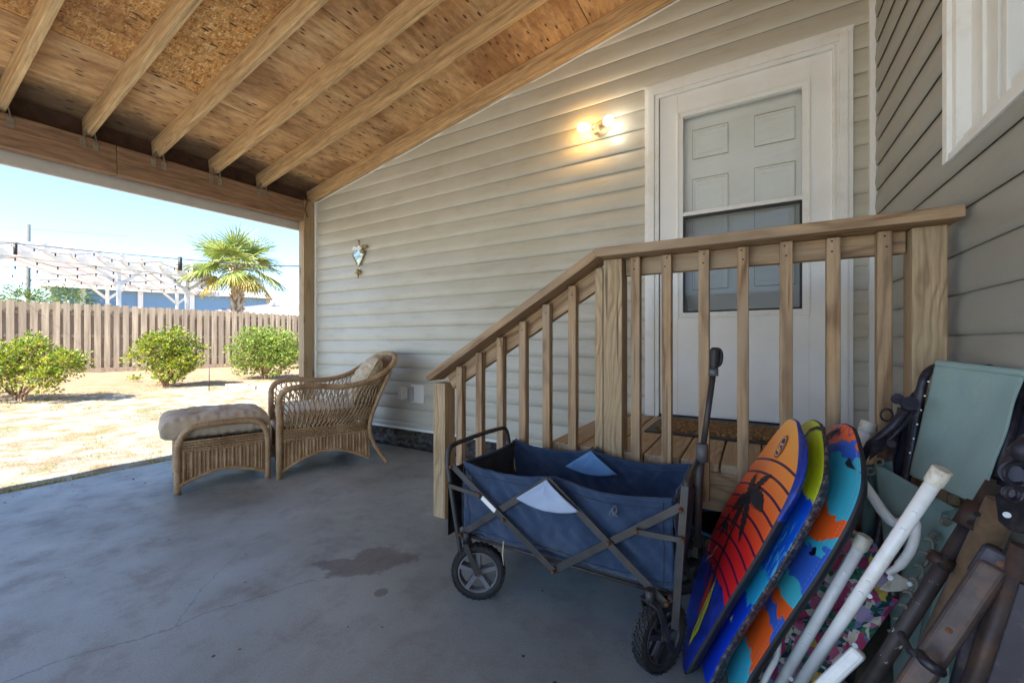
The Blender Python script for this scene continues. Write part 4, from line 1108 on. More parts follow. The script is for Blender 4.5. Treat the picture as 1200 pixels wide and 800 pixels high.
INK = plain('black_print', (.022, .022, .03), .5, bump=0, var=.2); PURP = plain('purple_print', rgb(66, 30, 78), .5, bump=0, var=.1)
NAVY = plain('navy_print', rgb(24, 36, 110), .5, bump=0, var=.1); YEL = plain('yellow_print', rgb(222, 216, 40), .45, bump=0, var=.1); ORP = plain('orange_print', rgb(252, 178, 96), .45, bump=0, var=.05)
WHP = plain('pale_print', rgb(214, 206, 214), .5, bump=0, var=.1); REDP = plain('red_print', rgb(190, 46, 40), .5, bump=0, var=.1); CYP = plain('teal_print', rgb(30, 120, 170), .5, bump=0, var=.1)
# flat ink figures on the first board, drawn just above its face
def ink(poly, mi, z=-.0022): IM.add([(a, b, z) for a, b in poly], [tuple(range(len(poly)))], mi)
def strip(pts, w, mi, z=-.0022):
    pts = [V((p[0], p[1])) for p in pts]; L = []; Rr_ = []
    ws = w if isinstance(w, list) else [w] * len(pts)
    for i, p in enumerate(pts):
        t = (pts[min(i + 1, len(pts) - 1)] - pts[max(i - 1, 0)]).normalized(); nn = V((-t.y, t.x)) * ws[i] / 2
        L.append(p + nn); Rr_.append(p - nn)
    for i in range(len(pts) - 1): IM.add([(q.x, q.y, z) for q in (L[i], L[i + 1], Rr_[i + 1], Rr_[i])], [(0, 1, 2, 3)], mi)
IM = MB(); ob_ = lambda x, y: on_board(T1, x, y)
cen = ob_(878, 581)
for tip, ctrl, w in (((888, 555), (880, 566), .05), ((905, 557), (893, 562), .035), ((893, 600), (892, 580), .06), ((866, 636), (874, 606), .05), ((858, 600), (868, 582), .045), ((855, 622), (866, 596), .035)):
    a, c, b = V(cen), V(ob_(*ctrl)), V(ob_(*tip)); N = 14; pts = []; ws = []
    for i in range(N + 1):
        t = i / N; q = a * (1 - t) ** 2 + c * 2 * t * (1 - t) + b * t * t; pts.append(q); ws.append(w * (math.sin(math.pi * min(1, t * .85 + .12))) * (.6 + .4 * ((i % 2))) + .004)
    ws[-1] = .002; strip(pts, ws, 0)
strip([cen, ob_(870, 596), ob_(858, 622), ob_(846, 650), ob_(836, 676)], [.018, .016, .016, .018, .02], 0)
cen2 = ob_(850, 612)
for tip in ((856, 600), (843, 618), (842, 632), (852, 628)): strip([cen2, ob_((850 + tip[0]) / 2 + 2, (612 + tip[1]) / 2 - 2), ob_(*tip)], [.02, .022, .003], 0)
# oval badge with pale letters
o1 = V(ob_(908.5, 535.5)); o2 = V(ob_(923.5, 511)); oc = (o1 + o2) / 2; ea = (o2 - o1) / 2; eb = V(ob_(919.5, 525)) - oc; eb = eb - ea * (eb.dot(ea) / ea.dot(ea))
def oval(k, mi, z): ink([tuple(oc + ea * k * math.cos(t) + eb * k * math.sin(t)) for t in [2 * math.pi * i / 28 for i in range(28)]], mi, z)
oval(1.0, 1, -.0022); oval(.88, 4, -.0026); oval(.76, 2, -.0030)
def let(pts, w=.006):
    strip([oc + ea * a + eb * b for a, b in pts], w, 4, -.0034)
let([(-.38, -.5), (-.38, .5)]); let([(-.38, .5), (-.14, .4), (-.14, .1), (-.38, 0), (-.1, -.1), (-.1, -.45), (-.38, -.5)], .005)
let([(.06, .5), (.34, .5), (.06, -.5), (.36, -.5)], .006)
# yellow fin-shaped flash, orange flash and scribbled marks near the tail
y0, y1 = V(ob_(808, 756)), V(ob_(841, 676)); dd = (y1 - y0)
nn = V((-dd.y, dd.x)).normalized()
ink([tuple(y0), tuple(y0 + dd * .25 + nn * .028), tuple(y0 + dd * .6 + nn * .026), tuple(y1), tuple(y0 + dd * .6 - nn * .012), tuple(y0 + dd * .2 - nn * .014)], 3, -.0026)
strip([y0 + dd * .2, y0 + dd * .35 + nn * .012, y0 + dd * .5 - nn * .002, y0 + dd * .65 + nn * .008, y0 + dd * .8], .005, 6, -.0030)
q0, q1 = V(ob_(817, 722)), V(ob_(835, 672)); dq = q1 - q0; nq = V((-dq.y, dq.x)).normalized()
ink([tuple(q0), tuple(q0 + dq * .4 + nq * .05), tuple(q1 + nq * .02), tuple(q1), tuple(q0 + dq * .5)], 7, -.0024)
random.seed(3)
for i in range(9):
    a = V(ob_(829 + random.uniform(-4, 6), 640 + i * 6)); b = a + V((random.uniform(-.05, .05), random.uniform(.01, .05)))
    strip([a, (a + b) / 2 + V((.01, 0)), b], random.uniform(.004, .008), random.choice((5, 5, 7, 0)), -.0028)
IM.build('print', [INK, PURP, NAVY, YEL, ORP, WHP, CYP, REDP], b1, T1)
IM = MB(); ob_ = lambda x, y: on_board(T2, x, y)
strip([ob_(944, 512), ob_(950, 504), ob_(958, 501), ob_(966, 504)], .010, 0); 
w0 = V(ob_(858, 725)); ink([tuple(w0 + V((0, .014))), tuple(w0 + V((.011, -.006))), tuple(w0 + V((-.011, -.006)))], 5)
IM.build('print', [INK, PURP, NAVY, YEL, ORP, WHP, CYP, REDP], b2, T2)
IM = MB(); ob_ = lambda x, y: on_board(T3, x, y)
f0 = [(991, 543), (996, 536), (1000, 545), (1004, 551), (994, 547)]
ink([ob_(*q) for q in f0], 0)
strip([ob_(968, 515), ob_(975, 508), ob_(984, 504)], .014, 0)
for i in range(60):     # stitching down the near rail
    t = i / 60; 
    k = 1 + t * 7.5; j = int(k); fr = k - j; a = V(nearr[j]).to_2d() if False else V((nearr[j][0], nearr[j][1])); b = V((nearr[j + 1][0], nearr[j + 1][1])); q = a.lerp(b, fr)
    strip([q + V((.008, 0)), q + V((.013, .004))], .0012, 5)
IM.build('print', [INK, PURP, NAVY, YEL, ORP, WHP, CYP, REDP], b3, T3)
# ================================================================== small things behind
bas = thing('basin', 'black basin with bright blue rim under the landing behind the bodyboards', 'basin', (-.10, 2.02, 0))
m = MB(); m.lathe([(0, .01), (.11, .01), (.12, .03), (.155, .17), (.15, .17), (.115, .035), (0, .02)], Matrix.Translation((-.10, 2.02, 0)), 32); m.build('bowl', BLACK, bas)
m = MB(); m.tube([(-.10 + .157 * math.cos(t), 2.02 + .157 * math.sin(t), .172) for t in [2 * math.pi * i / 36 for i in range(36)]], .007, 8, closed=True); m.build('rim', plain('blue_rim', rgb(40, 130, 190), .35, var=.05), bas)
m = MB()
m.grid(lambda a, b: (-1.62 + .20 * a + .0, 2.36 + .16 * b, .18 + .012 * (1 - abs(2 * a - 1) ** 3) * (1 - abs(2 * b - 1) ** 3) - .02 * (a in (0, 1) or b in (0, 1))), 10, 10); m.box(-1.61, -1.43, 2.37, 2.51, .0, .165)
o = m.build('storage_tub', plain('white_plastic', rgb(214, 220, 224), .4, var=.05), None, bevel=.01); tag(o, 'white plastic tub at the foot of the steps behind the wagon', 'tub')
# ================================================================== folded chairs by the side wall
def extend(p, q, z=.015):       # carry the line p->q on down to the floor
    p, q = V(p), V(q); d = q - p
    if d.z >= -1e-3: return q
    return p + d * ((z - p.z) / d.z)
WH = thing('folding_chair', 'folded white tube chair with floral print sling and yellowed leg caps', 'chair', tuple(at(960, 760, 1.1).xy) + (0,), 'folded chairs stacked against the side wall')
def wtube(p, q, r, cap=True, toward=True):
    p, q = V(p), V(q); q2 = extend(p, q) if toward else q
    m = MB(); m.tube([p, q2], r, 16)
    d = (q2 - p).normalized()
    for k in (.10, .145, .30, .335):
        c = p + d * k; side = d.cross(V((c.x, c.y, c.z - CAMZ)).normalized()).normalized(); f = (V((0, 0, CAMZ)) - c); f = (f - d * f.dot(d)).normalized()
        m.tube([c + f * (r - .002), c + f * (r + .003)], .0042, 8)
    o = m.build('leg', WTUBE, WH)
    if cap:
        m = MB(); m.tube([p - d * .006, p - d * .004, p + d * .028, p + d * .030], [r * .9, r + .003, r + .003, r + .001], 16); m.build('leg_cap', CAPW, o)
wtube(at(1103, 552, .80), at(938, 800, 1.06), .0128)
wtube(at(1013, 630, 1.0), at(915, 800, 1.12), .0132)
wtube(at(1018, 496, 1.36), at(998, 545, 1.37), .019)
m = MB()
m.tube(spline([at(1002, 552, 1.22), at(1020, 578, 1.16), at(1036, 601, 1.12), at(1048, 612, 1.10), at(1062, 610, 1.08), at(1078, 590, 1.06), at(1100, 556, 1.06)], 6), .0135, 10)
m.tube(spline([at(962, 655, 1.17), at(966, 672, 1.15), at(974, 680, 1.13), at(984, 672, 1.12), at(996, 650, 1.12)], 5), .010, 8)
m.tube(spline([at(912, 735, 1.15), at(911, 765, 1.13), at(900, 788, 1.12), at(888, 812, 1.12)], 5), .008, 8)
split_build(m, 'bent_brace', WTUBE, WH)
m = MB()
m.tube(spline([at(1070, 592, 1.0), at(1073, 618, 1.0), at(1068, 642, 1.0), at(1054, 662, 1.01), at(1040, 672, 1.02)], 5), [.007] * 4 + [.0105] * 12 + [.008] * 5, 12)
m.build('armrest', WTUBE, WH)
def plate(m, pix, t, th=.004, mi=0):
    pts = [at(x, y, t if not isinstance(t, (list, tuple)) else t[i]) for i, (x, y) in enumerate(pix)]
    f = (V((0, 0, CAMZ)) - pts[0]).normalized() * th; n = len(pts)
    m.add(pts + [p - f for p in pts], [tuple(range(n)), tuple(range(n, 2 * n))[::-1]] + [(i, n + i, n + (i + 1) % n, (i + 1) % n) for i in range(n)], mi)
def bolt(m, x, y, t, r=.005, mi=0):
    p = at(x, y, t); f = (V((0, 0, CAMZ)) - p).normalized(); m.tube([p - f * .004, p + f * .004], r, 10, mi)
m = MB(); plate(m, [(1030, 690), (1050, 671), (1072, 684), (1060, 692), (1040, 693)], 1.0)
m.build('bracket', CAPW, WH, bevel=.001)
m = MB()
for (x, y, t) in ((1044, 676, .992), (1066, 684, .992), (1019, 698, .915), (1043, 677, .93), (927, 795, 1.06), (1002, 756, .865)): bolt(m, x, y, t)
split_build(m, 'bolt', STEEL, WH)
m = MB(); p0 = at(1008, 762, .90); q0 = at(955, 812, .93); m.obox(p0, extend(p0, q0, .1), .028, .032, 0, tuple((V((0, 0, CAMZ)) - p0).normalized()))
m.build('foot', WTUBE, WH, bevel=.008)
def floral():
    g = G('floral_fabric'); p = g.coord()
    w = g.noise(p, 9, 3, .5); pp = g('VectorMath', dict(operation='ADD')); g.set(pp, 'i0', p); g.set(pp, 'i1', g('VectorMath', dict(operation='SCALE'), i0=w.outputs['Color'], Scale=.05).outputs[0])
    v1 = g('TexVoronoi', Vector=pp.outputs[0], Scale=26.0); s1 = g('SeparateColor', Color=v1.outputs['Color'])
    fl_ = g.ramp(s1.outputs[0], [(0, rgb(192, 74, 120)), (.25, rgb(222, 196, 90)), (.42, rgb(188, 170, 206)), (.58, rgb(206, 110, 150)), (.75, rgb(238, 228, 214)), (.88, rgb(150, 60, 100))], 'CONSTANT').outputs[0]
    v2 = g('TexVoronoi', Vector=pp.outputs[0], Scale=75.0); s2 = g('SeparateColor', Color=v2.outputs['Color'])
    leaf_ = g.ramp(s2.outputs[1], [(0, rgb(40, 100, 88)), (.28, rgb(60, 130, 104)), (.42, rgb(36, 76, 76)), (.55, rgb(216, 212, 196)), (.75, rgb(120, 140, 180)), (.88, rgb(196, 110, 150))], 'CONSTANT').outputs[0]
    pet = g.math('ADD', v1.outputs['Distance'], g.math('MULTIPLY', v2.outputs['Distance'], -.35))
    c = g.mix(g.ramp(pet, [(.34, (0, 0, 0)), (.37, (1, 1, 1))]).outputs[0], fl_, leaf_)
    dk = g.ramp(v2.outputs['Distance'], [(.0, (.72, .68, .7)), (.35, (1, 1, 1))]).outputs[0]
    c = g.mix(.8, c, dk, 'MULTIPLY')
    g.bump(g.noise(p, 40, 4), .3, .003)
    return g.done(c, .8)
FLOR = floral()
def bil(c00, c10, c11, c01, wr=.012, sag=.0, seed=0, fr=6):
    A, B, C, D = [V(c) for c in (c00, c10, c11, c01)]
    nrm = (B - A).cross(D - A).normalized()
    if nrm.dot(V((0, 0, CAMZ)) - A) < 0: nrm = -nrm
    return lambda a, b: A * (1 - a) * (1 - b) + B * a * (1 - b) + C * a * b + D * (1 - a) * b + nrm * (wr * nz((a * fr, b * fr, seed), 1) - sag * math.sin(math.pi * a) * math.sin(math.pi * b))
m = MB(); m.grid(bil(at(955, 590, 1.30), at(1030, 640, 1.18), at(1066, 695, 1.10), at(870, 752, 1.24), .018, .0, 3), 40, 40)
m.grid(bil(at(870, 745, 1.24), at(1062, 690, 1.10), at(960, 830, 1.06), at(858, 812, 1.19), .018, .0, 4), 40, 40)
m.build('sling', FLOR, WH, solid=.003)
# --- teal lounger
TL = thing('lounge_chair', 'folded black framed lounge chair with faded teal sling leaning on the side wall', 'chair', (.42, 1.5, 0), 'folded chairs stacked against the side wall')
TLc, TRc, BRc, BLc = at(1096, 428, 1.185), at(1201, 441, .93), at(1148, 592, .875), at(1066, 556, 1.16)
m = MB(); f = bil(TLc, TRc, BRc, BLc, .006, .012, 5, 3)
m.grid(f, 40, 40)
up_ = V((0, 0, 1)); back = V((.35, .9, 0)).normalized()
def over(a, b):
    p = f(a, 0); t = b * math.pi
    return p + back * (.014 * (1 - math.cos(t))) + V((0, 0, .014 * math.sin(t) - .02 * max(0, b - .8)))
m.grid(over, 40, 8)
m.build('back_sling', TEALF, TL, solid=.003)
m = MB()
lf = lambda k, dx=0: at(1096 - 30 * k - 3 + dx, 430 + 126 * k, 1.19)
m.tube(spline([at(1160, 432, 1.06), at(1104, 430, 1.205), at(1090, 434, 1.205), at(1082, 446, 1.2), at(1076, 480, 1.2), at(1068, 530, 1.19), at(1060, 570, 1.17), at(1052, 640, 1.12), at(1047, 700, 1.08)], 6), .0115, 10)
m.tube(spline([at(1079, 452, 1.22), at(1070, 490, 1.22), at(1060, 560, 1.2)], 5), .009, 8)
m.tube([at(1201, 448, .945), at(1165, 560, .90)], .011, 8)
m.tube([at(1058, 478, 1.24), at(1038, 560, 1.24), at(1030, 620, 1.2), extend(at(1058, 478, 1.24), at(1030, 620, 1.2))], .012, 8)
m.build('frame_tube', BRZ2, TL)
m = MB(); m.grid(bil(at(1083, 446, 1.225), at(1064, 466, 1.26), at(1036, 566, 1.25), at(1064, 556, 1.2), .003, 0, 6), 10, 14)
m.grid(bil(at(1203, 446, .95), at(1260, 470, .85), at(1230, 600, .82), at(1165, 575, .90), .003, 0, 6), 10, 14)
split_build(m, 'back_panel', plain('navy_mesh', rgb(32, 34, 52), .7, var=.2), TL, solid=.003)
m = MB()
m.tube([at(1064, 476, 1.15), at(1046, 500, 1.17), at(1020, 520, 1.2), at(1006, 545, 1.22)], [.012, .012, .011, .010], 10)
m.tube([at(1073, 480, 1.14), at(1046, 512, 1.17), at(1030, 522, 1.18)], .006, 8)
for (x, y, t, r_) in ((1066, 473, 1.14, .019), (1052, 467, 1.16, .014), (1044, 520, 1.16, .011)):
    p = at(x, y, t); ff = (V((0, 0, CAMZ)) - p).normalized() + V((.25, 0, .2)); ff.normalize(); m.tube([p - ff * .008, p + ff * .005], r_, 16)
    m.tube([p + ff * .005, p + ff * .008], r_ * .35, 10)
plate(m, [(1022, 518), (1040, 514), (1052, 518), (1048, 524), (1030, 530), (1018, 540)], 1.17, .006)
pr_ = at(1039, 486, 1.22); m.tube([at(1039 + 7 * math.cos(t), 486 + 7 * math.sin(t), 1.22) for t in [2 * math.pi * i / 16 for i in range(16)]], .0032, 6, closed=True)
m.build('armrest', BRZ2, TL)
m = MB()
for i in range(7):
    k = i / 6; bolt(m, 1088 - 26 * k, 447 + 100 * k, 1.185, .0022)
split_build(m, 'rivet', STEEL, TL)
def seat(a, b):
    # fold over the near edge then hang down towards the floor
    A = at(1024, 541, 1.24).lerp(at(1140, 606, .98), a); B = at(1040, 640, 1.15).lerp(at(1108, 640, 1.0), a); C = at(1050, 830, 1.10).lerp(at(1112, 800, .98), a)
    p = A * (1 - b) ** 2 + B * 2 * b * (1 - b) + C * b * b
    return p + V((0, -1, .3)) * (.045 * math.sin(math.pi * min(1, b * 2.4)) * math.sin(math.pi * a) + .006 * nz((a * 4, b * 6, 1)))
m = MB(); m.grid(seat, 34, 46); m.build('seat_sling', TEALF, TL, solid=.003)
m = MB(); m.grid(bil(at(1014, 545, 1.27), at(1046, 540, 1.22), at(1062, 700, 1.20), at(1008, 640, 1.28), .01, 0, 8), 14, 14)
m.grid(bil(at(1104, 600, 1.02), at(1150, 590, .98), at(1130, 840, .98), at(1062, 830, 1.06), .006, 0, 9), 14, 14)
split_build(m, 'seat_flap', TEALD, TL, solid=.003)
m = MB()
for i in range(8):
    k = i / 7; x, y, t = 1088 - 42 * k, 640 + 108 * k, .985
    m.tube(spline([at(x - 5, y - 9, t), at(x + 3, y - 8, t - .01), at(x + 5, y + 2, t - .012), at(x - 2, y + 9, t - .005)], 4), .0042, 6)
for (x, y) in ((1108, 611), (1094, 628), (1030, 541), (1020, 552)):
    t = 1.0 if x > 1060 else 1.21
    m.tube([at(x + 5 * math.cos(a), y + 4 * math.sin(a), t) for a in [2 * math.pi * i / 12 for i in range(12)]], .0035, 6, closed=True)
split_build(m, 'lacing', plain('grey_lacing', rgb(124, 124, 116), .7), TL)
# --- dark bronze chairs at the right edge
def worn():
    g = G('worn_bronze_paint'); p = g.coord(); n = g.noise(p, 30, 6, .75); b = g.noise(p, 12, 5, .6)
    c = g.ramp(b, [(.3, rgb(46, 40, 42)), (.7, rgb(84, 74, 72))]).outputs[0]
    c = g.mix(g.ramp(n, [(.635, (0, 0, 0)), (.645, (1, 1, 1))]).outputs[0], c, rgb(206, 212, 218))
    g.bump(n, .3, .002); return g.done(c, .5, .2)
WORN = worn()
DC = thing('folding_chair', 'folded bronze tube chair with flaking paint and rusty brackets, in front of the teal lounger', 'chair', tuple(at(1110, 720, .9).xy) + (0,), 'folded chairs stacked against the side wall')
m = MB(); p, q = at(1166, 566, .84), at(1030, 782, .90); m.tube([p, p.lerp(extend(p, q), .5), extend(p, q)], .0142, 14); m.build('leg', WORN, DC)
m = MB()
def sleeve(m, x, y, t, x2, y2, t2, r): m.tube([at(x, y, t), at(x2, y2, t2)], r, 14)
sleeve(m, 1150, 592, .838, 1132, 618, .842, .0225); sleeve(m, 1106, 651, .857, 1099, 662, .86, .0205)
split_build(m, 'bracket', plain('brown_bracket', rgb(72, 52, 46), .6, .2, var=.4), DC)
m = MB()
for (x, y) in ((1145, 602), (1137, 612), (1108, 653), (1102, 661)): bolt(m, x, y, .818, .0048)
split_build(m, 'bolt', DARKGAP, DC)
m = MB(); p, q = at(1176, 588, .80), at(1128, 690, .84)
m.tube([p, q, extend(p, q)], [.024, .024, .022], 14); m.build('rolled_sling', fabric('brown_sling', rgb(92, 72, 54), rgb(138, 112, 84), scale=20), DC)
m = MB()
for i in range(9):
    k = i / 8; x, y = 1146 - 40 * k, 640 + 110 * k
    m.tube([at(x, y, .86), at(x - 9, y + 6, .87)], .0055, 8)
split_build(m, 'lacing', plain('black_lacing', (.02, .02, .022), .6), DC)
DD = thing('folding_chair', 'folded rusty brown chair with flattened tube ends and clamp, at the photo edge', 'chair', tuple(at(1150, 760, .7).xy) + (0,), 'folded chairs stacked against the side wall')
m = MB(); p, q = at(1172, 652, .70), at(1086, 778, .74); f_ = (V((0, 0, CAMZ)) - p).normalized()
m.obox(p.lerp(q, .06), extend(p, q), .041, .022, 0, tuple(f_))
m.build('leg', BRZ, DD, bevel=.011, seg=4)
m = MB(); d_ = (q - p).normalized(); m.obox(p - d_ * .01, p + d_ * .05, .046, .012, 0, tuple(f_)); m.build('flattened_end', BRZ2, DD, bevel=.006)
m = MB(); bolt(m, 1172, 660, .678, .0045); bolt(m, 1112, 738, .695, .005); split_build(m, 'bolt', RUSTY, DD)
m = MB(); m.tube([at(1078, 766, .72), at(1084, 774, .70), at(1094, 782, .69), at(1102, 786, .71)], .009, 8); m.tube([at(1056, 742, .80), at(1066, 762, .76), at(1078, 768, .73)], .007, 8)
split_build(m, 'clamp', BRZ2, DD)
m = MB(); p, q = at(1200, 640, .68), at(1142, 800, .72); m.tube([p, q, extend(p, q)], .015, 12); m.build('leg', BRZ, DD)
m = MB(); p, q = at(1165, 640, .78), at(1122, 800, .82); m.tube([p, q, extend(p, q)], .011, 10); m.build('leg', BRZ2, DD)
m = MB(); p, q = at(1216, 690, .60), at(1176, 810, .62); m.obox(p, extend(p, q), .034, .010, 0, tuple(f_)); m.build('flat_bar', BRZ2, DD, bevel=.002)
m = MB()
plate(m, [(1166, 580), (1180, 572), (1210, 580), (1212, 628), (1184, 622), (1170, 610)], .71, .012)
for (x, y, r_) in ((1190, 555, .020), (1186, 578, .013)):
    m.tube([at(x, y, .72), at(x, y, .70)], r_, 16); m.tube([at(x + r_ * 700 * math.cos(t) * .9, y + r_ * 700 * math.sin(t) * .9, .695) for t in [2 * math.pi * i / 18 for i in range(18)]], .004, 6, closed=True)
m.tube([at(1204, 520, .72), at(1188, 540, .72), at(1180, 560, .72)], .014, 10)
m.tube(spline([at(1212, 518, .70), at(1204, 524, .69), at(1196, 532, .70)], 4), .017, 10)
m.build('hinge', BRZ2, DD, bevel=.002)
m = MB(); bolt(m, 1180, 603, .695, .005); m.build('rivet', STEEL, DD)
# ================================================================== fence
FD = V((.176, .984, 0)).normalized(); FN = V((FD.y, -FD.x, 0)); F0 = V((-16.26, 2.45, 0))
fen = thing('fence', 'weathered grey board fence closing the back of the yard', 'fence', (-15.9, 4.5, .1))
def fwood():
    g = G('grey_fence_wood'); p = g.coord(); isl = g('NewGeometry').outputs['Random Per Island']
    sp = g('VectorMath', dict(operation='ADD')); g.set(sp, 'i0', p); o_ = g('CombineXYZ'); g.set(o_, 'i2', g.math('MULTIPLY', isl, 40)); g.set(sp, 'i1', o_)
    n = g.noise(g.scaled(sp.outputs[0], 14, 14, .9), 1, 5, .65); 
    c = g.ramp(n, [(.3, rgb(128, 112, 92)), (.55, rgb(166, 150, 128)), (.75, rgb(194, 178, 152))]).outputs[0]
    c = g.mix(g.math('MULTIPLY', g.ramp(isl, [(.3, (0, 0, 0)), (.9, (1, 1, 1))]).outputs[0], .35), c, rgb(120, 108, 96))
    sep = g('SeparateXYZ', i0=p)
    lo = g.math('ADD', g.math('MULTIPLY_ADD', sep.outputs[2], -1.6, .95), g.math('MULTIPLY', n, .4))
    c = g.mix(g.ramp(lo, [(.3, (0, 0, 0)), (.9, (.4,) * 3)]).outputs[0], c, rgb(150, 118, 88))
    g.bump(n, .5, .006)
    return g.done(c, .9)
FW = fwood()
random.seed(11)
m = MB()
s = -15.0; i = 0
def fp(s, d, z): 
    q = F0 + FD * s + FN * d; return V((q.x, q.y, z))
def fbox(m, s0, s1, d0, d1, z0, z1, tilt=0):
    vs = [fp(s_, d_, z_) for z_ in (z0, z1) for d_ in (d0, d1) for s_ in (s0 + (tilt if z_ == z1 else 0), s1 + (tilt if z_ == z1 else 0))]
    m.add(vs, [(0, 2, 3, 1), (4, 5, 7, 6), (0, 1, 5, 4), (2, 6, 7, 3), (0, 4, 6, 2), (1, 3, 7, 5)])
while s < 30:
    g_ = gz(*(F0 + FD * s).xy)
    w = .12 + random.uniform(-.006, .006)
    fbox(m, s, s + w, .0, .02, g_ + .02, g_ + 1.87 + random.uniform(-.02, .02), random.uniform(-.006, .006))
    s += .195
m.build('back_boards', FW, fen)
m = MB(); s = -15.11
while s < 30:
    g_ = gz(*(F0 + FD * s).xy)
    w = .128 + random.uniform(-.014, .008)
    fbox(m, s, s + w, .055 + random.uniform(0, .008), .078 + random.uniform(0, .01), g_ + .02, g_ + 1.90 + random.uniform(-.02, .03), random.uniform(-.008, .008))
    s += .195
m.build('front_boards', FW, fen)
m = MB()
for z in (.35, 1.0, 1.6): fbox(m, -15, 30, .022, .053, .12 + z, .12 + z + .08)
m.build('rails', FW, fen)
m = MB(); fbox(m, -15, 30, .10, .135, .08, .27); m.build('kick_board', FW, fen)
# ================================================================== foliage
def leafmat(name, cols, rough=.45, trans=.35):
    g = G(name); isl = g('NewGeometry').outputs['Random Per Island']
    c = g.ramp(isl, [(i / (len(cols) - 1), k) for i, k in enumerate(cols)]).outputs[0]
    g.done(c, rough)
    t = g('BsdfTranslucent', Color=c); mx = g('MixShader', i0=trans, i1=g.b.outputs[0], i2=t.outputs[0])
    g.nt.links.new(mx.outputs[0], g.out.inputs[0]); return g.mat
LY = leafmat('yellow_green_leaves', [rgb(52, 92, 24), rgb(96, 132, 34), rgb(134, 150, 40), rgb(186, 176, 52), rgb(120, 146, 44), rgb(196, 168, 90)])
LG = leafmat('green_leaves', [rgb(60, 92, 36), rgb(104, 134, 48), rgb(136, 158, 62), rgb(172, 182, 84), rgb(98, 126, 50), rgb(190, 184, 96)])
LD = leafmat('dark_leaves', [rgb(66, 92, 44), rgb(98, 120, 60), rgb(130, 140, 74)])
TWIG = plain('twig_bark', rgb(150, 122, 96), .9, var=.4)
def leaf(m, p, d, nrm, L, w):
    d = d.normalized(); s = d.cross(nrm)
    if s.length < 1e-3: return
    s.normalize(); n = s.cross(d)
    a = p; b = p + d * L * .5 + s * w / 2 + n * w * .12; c = p + d * L; e = p + d * L * .5 - s * w / 2 + n * w * .12
    m.add([a, b, c, e], [(0, 1, 2), (0, 2, 3)])
def bush(name, label, base, lobes, nl, mat_, L, seed, stems):
    random.seed(seed); base = V(base)
    r = thing(name, label, 'bush', base, 'bushes along the fence')
    m = MB(); ms = MB()
    for (sx, sy) in stems:
        b0 = base + V((sx * .12, sy * .12, -.03))
        ms.tube(spline([b0, b0 + V((sx * .05, sy * .05, .18)), base + V((sx * .45, sy * .45, .42)), base + V((sx * .8, sy * .8, .75))], 4), [.022, .021, .02, .018, .017, .016, .015, .013, .011, .01, .009, .007, .005], 6)
    tot = sum(l[3] ** 2 for l in lobes)
    for (lx, ly, lz, rr) in lobes:
        c = base + V((lx, ly, lz)); k = int(nl * rr * rr / tot / 7)
        ms.tube([base + V((lx * .15, ly * .15, .1)), base + V((lx * .6, ly * .6, lz * .6)), c], [.012, .008, .003], 5)
        for q in range(k):
            d = V((random.gauss(0, 1), random.gauss(0, 1), random.gauss(0, 1))).normalized()
            rad = rr * (.45 + .6 * random.random() ** .6) * (1 + .65 * nz(d * 1.9 + c, 1, seed))
            p = c + V((d.x, d.y, d.z * .85)) * rad
            if p.z < base.z + .12: continue
            if q % 3 == 0: ms.tube([c + (p - c) * .5, p], [.004, .002], 4, cap=False)
            dirn = (d + V((0, 0, .5))).normalized()
            for j in range(7):
                dd = (dirn + V((random.gauss(0, .7), random.gauss(0, .7), random.gauss(0, .5)))).normalized()
                leaf(m, p + dd * .01 + V((random.gauss(0, .02),) * 3), dd, V((random.gauss(0, 1), random.gauss(0, 1), random.gauss(0, 1) + .8)).normalized(), L * random.uniform(.7, 1.25), L * .55)
    m.build('foliage', mat_, r); ms.build('stem', TWIG, r)
def gnd(px, py):
    # where the sight line meets the yard
    t = 1.0
    for _ in range(60):
        p = at(px, py, t); z = gz(p.x, p.y)
        t = t * (CAMZ - z) / max(1e-6, CAMZ - p.z)
    p = at(px, py, t); return V((p.x, p.y, gz(p.x, p.y))), t
def lob(seed, n, ax, ay, zc, az, r):
    random.seed(seed); return [(random.uniform(-ax, ax), random.uniform(-ay, ay), zc + random.uniform(-az, az), r * random.uniform(.75, 1.2)) for _ in range(n)]
B, t = gnd(20, 470)
rx = V((CY, SY, 0)); fxv = V((-SY, CY, 0))
def lobes_px(L, t):   # lobes given as sideways offset, depth offset, height
    return [(rx.x * a + fxv.x * d, rx.y * a + fxv.y * d, h, r) for a, d, h, r in L]
sc1 = t / FPX
bush('bush', 'yellow green two-lobed bush at the left edge of the photo', B, lobes_px([(-.25, 0, .62, .36), (.10, .1, .72, .34), (-.1, -.15, .42, .3), (.42, 0, .52, .26), (.62, .1, .55, .27), (.80, 0, .62, .2), (.55, -.1, .35, .2), (-.6, .1, .5, .34), (.05, .2, .85, .2), (-.7, 0, .75, .25)], t), 9500, LY, .050, 21, [(-.4, 0), (-.1, .2), (.5, .3), (.8, .5)])
B, t = gnd(192, 453)
bush('bush', 'small loose yellow green bush in front of the middle of the fence', B, lobes_px([(0, 0, .78, .40), (-.38, 0, .66, .27), (.35, .1, .7, .34), (0, .2, .45, .36), (.25, -.1, .36, .28), (-.2, 0, .95, .22), (.25, 0, 1.0, .24), (.55, 0, .5, .2)], t), 8500, LY, .055, 22, [(-.4, .1), (.1, .2), (.5, .3), (.3, -.3)])
B, t = gnd(309, 444)
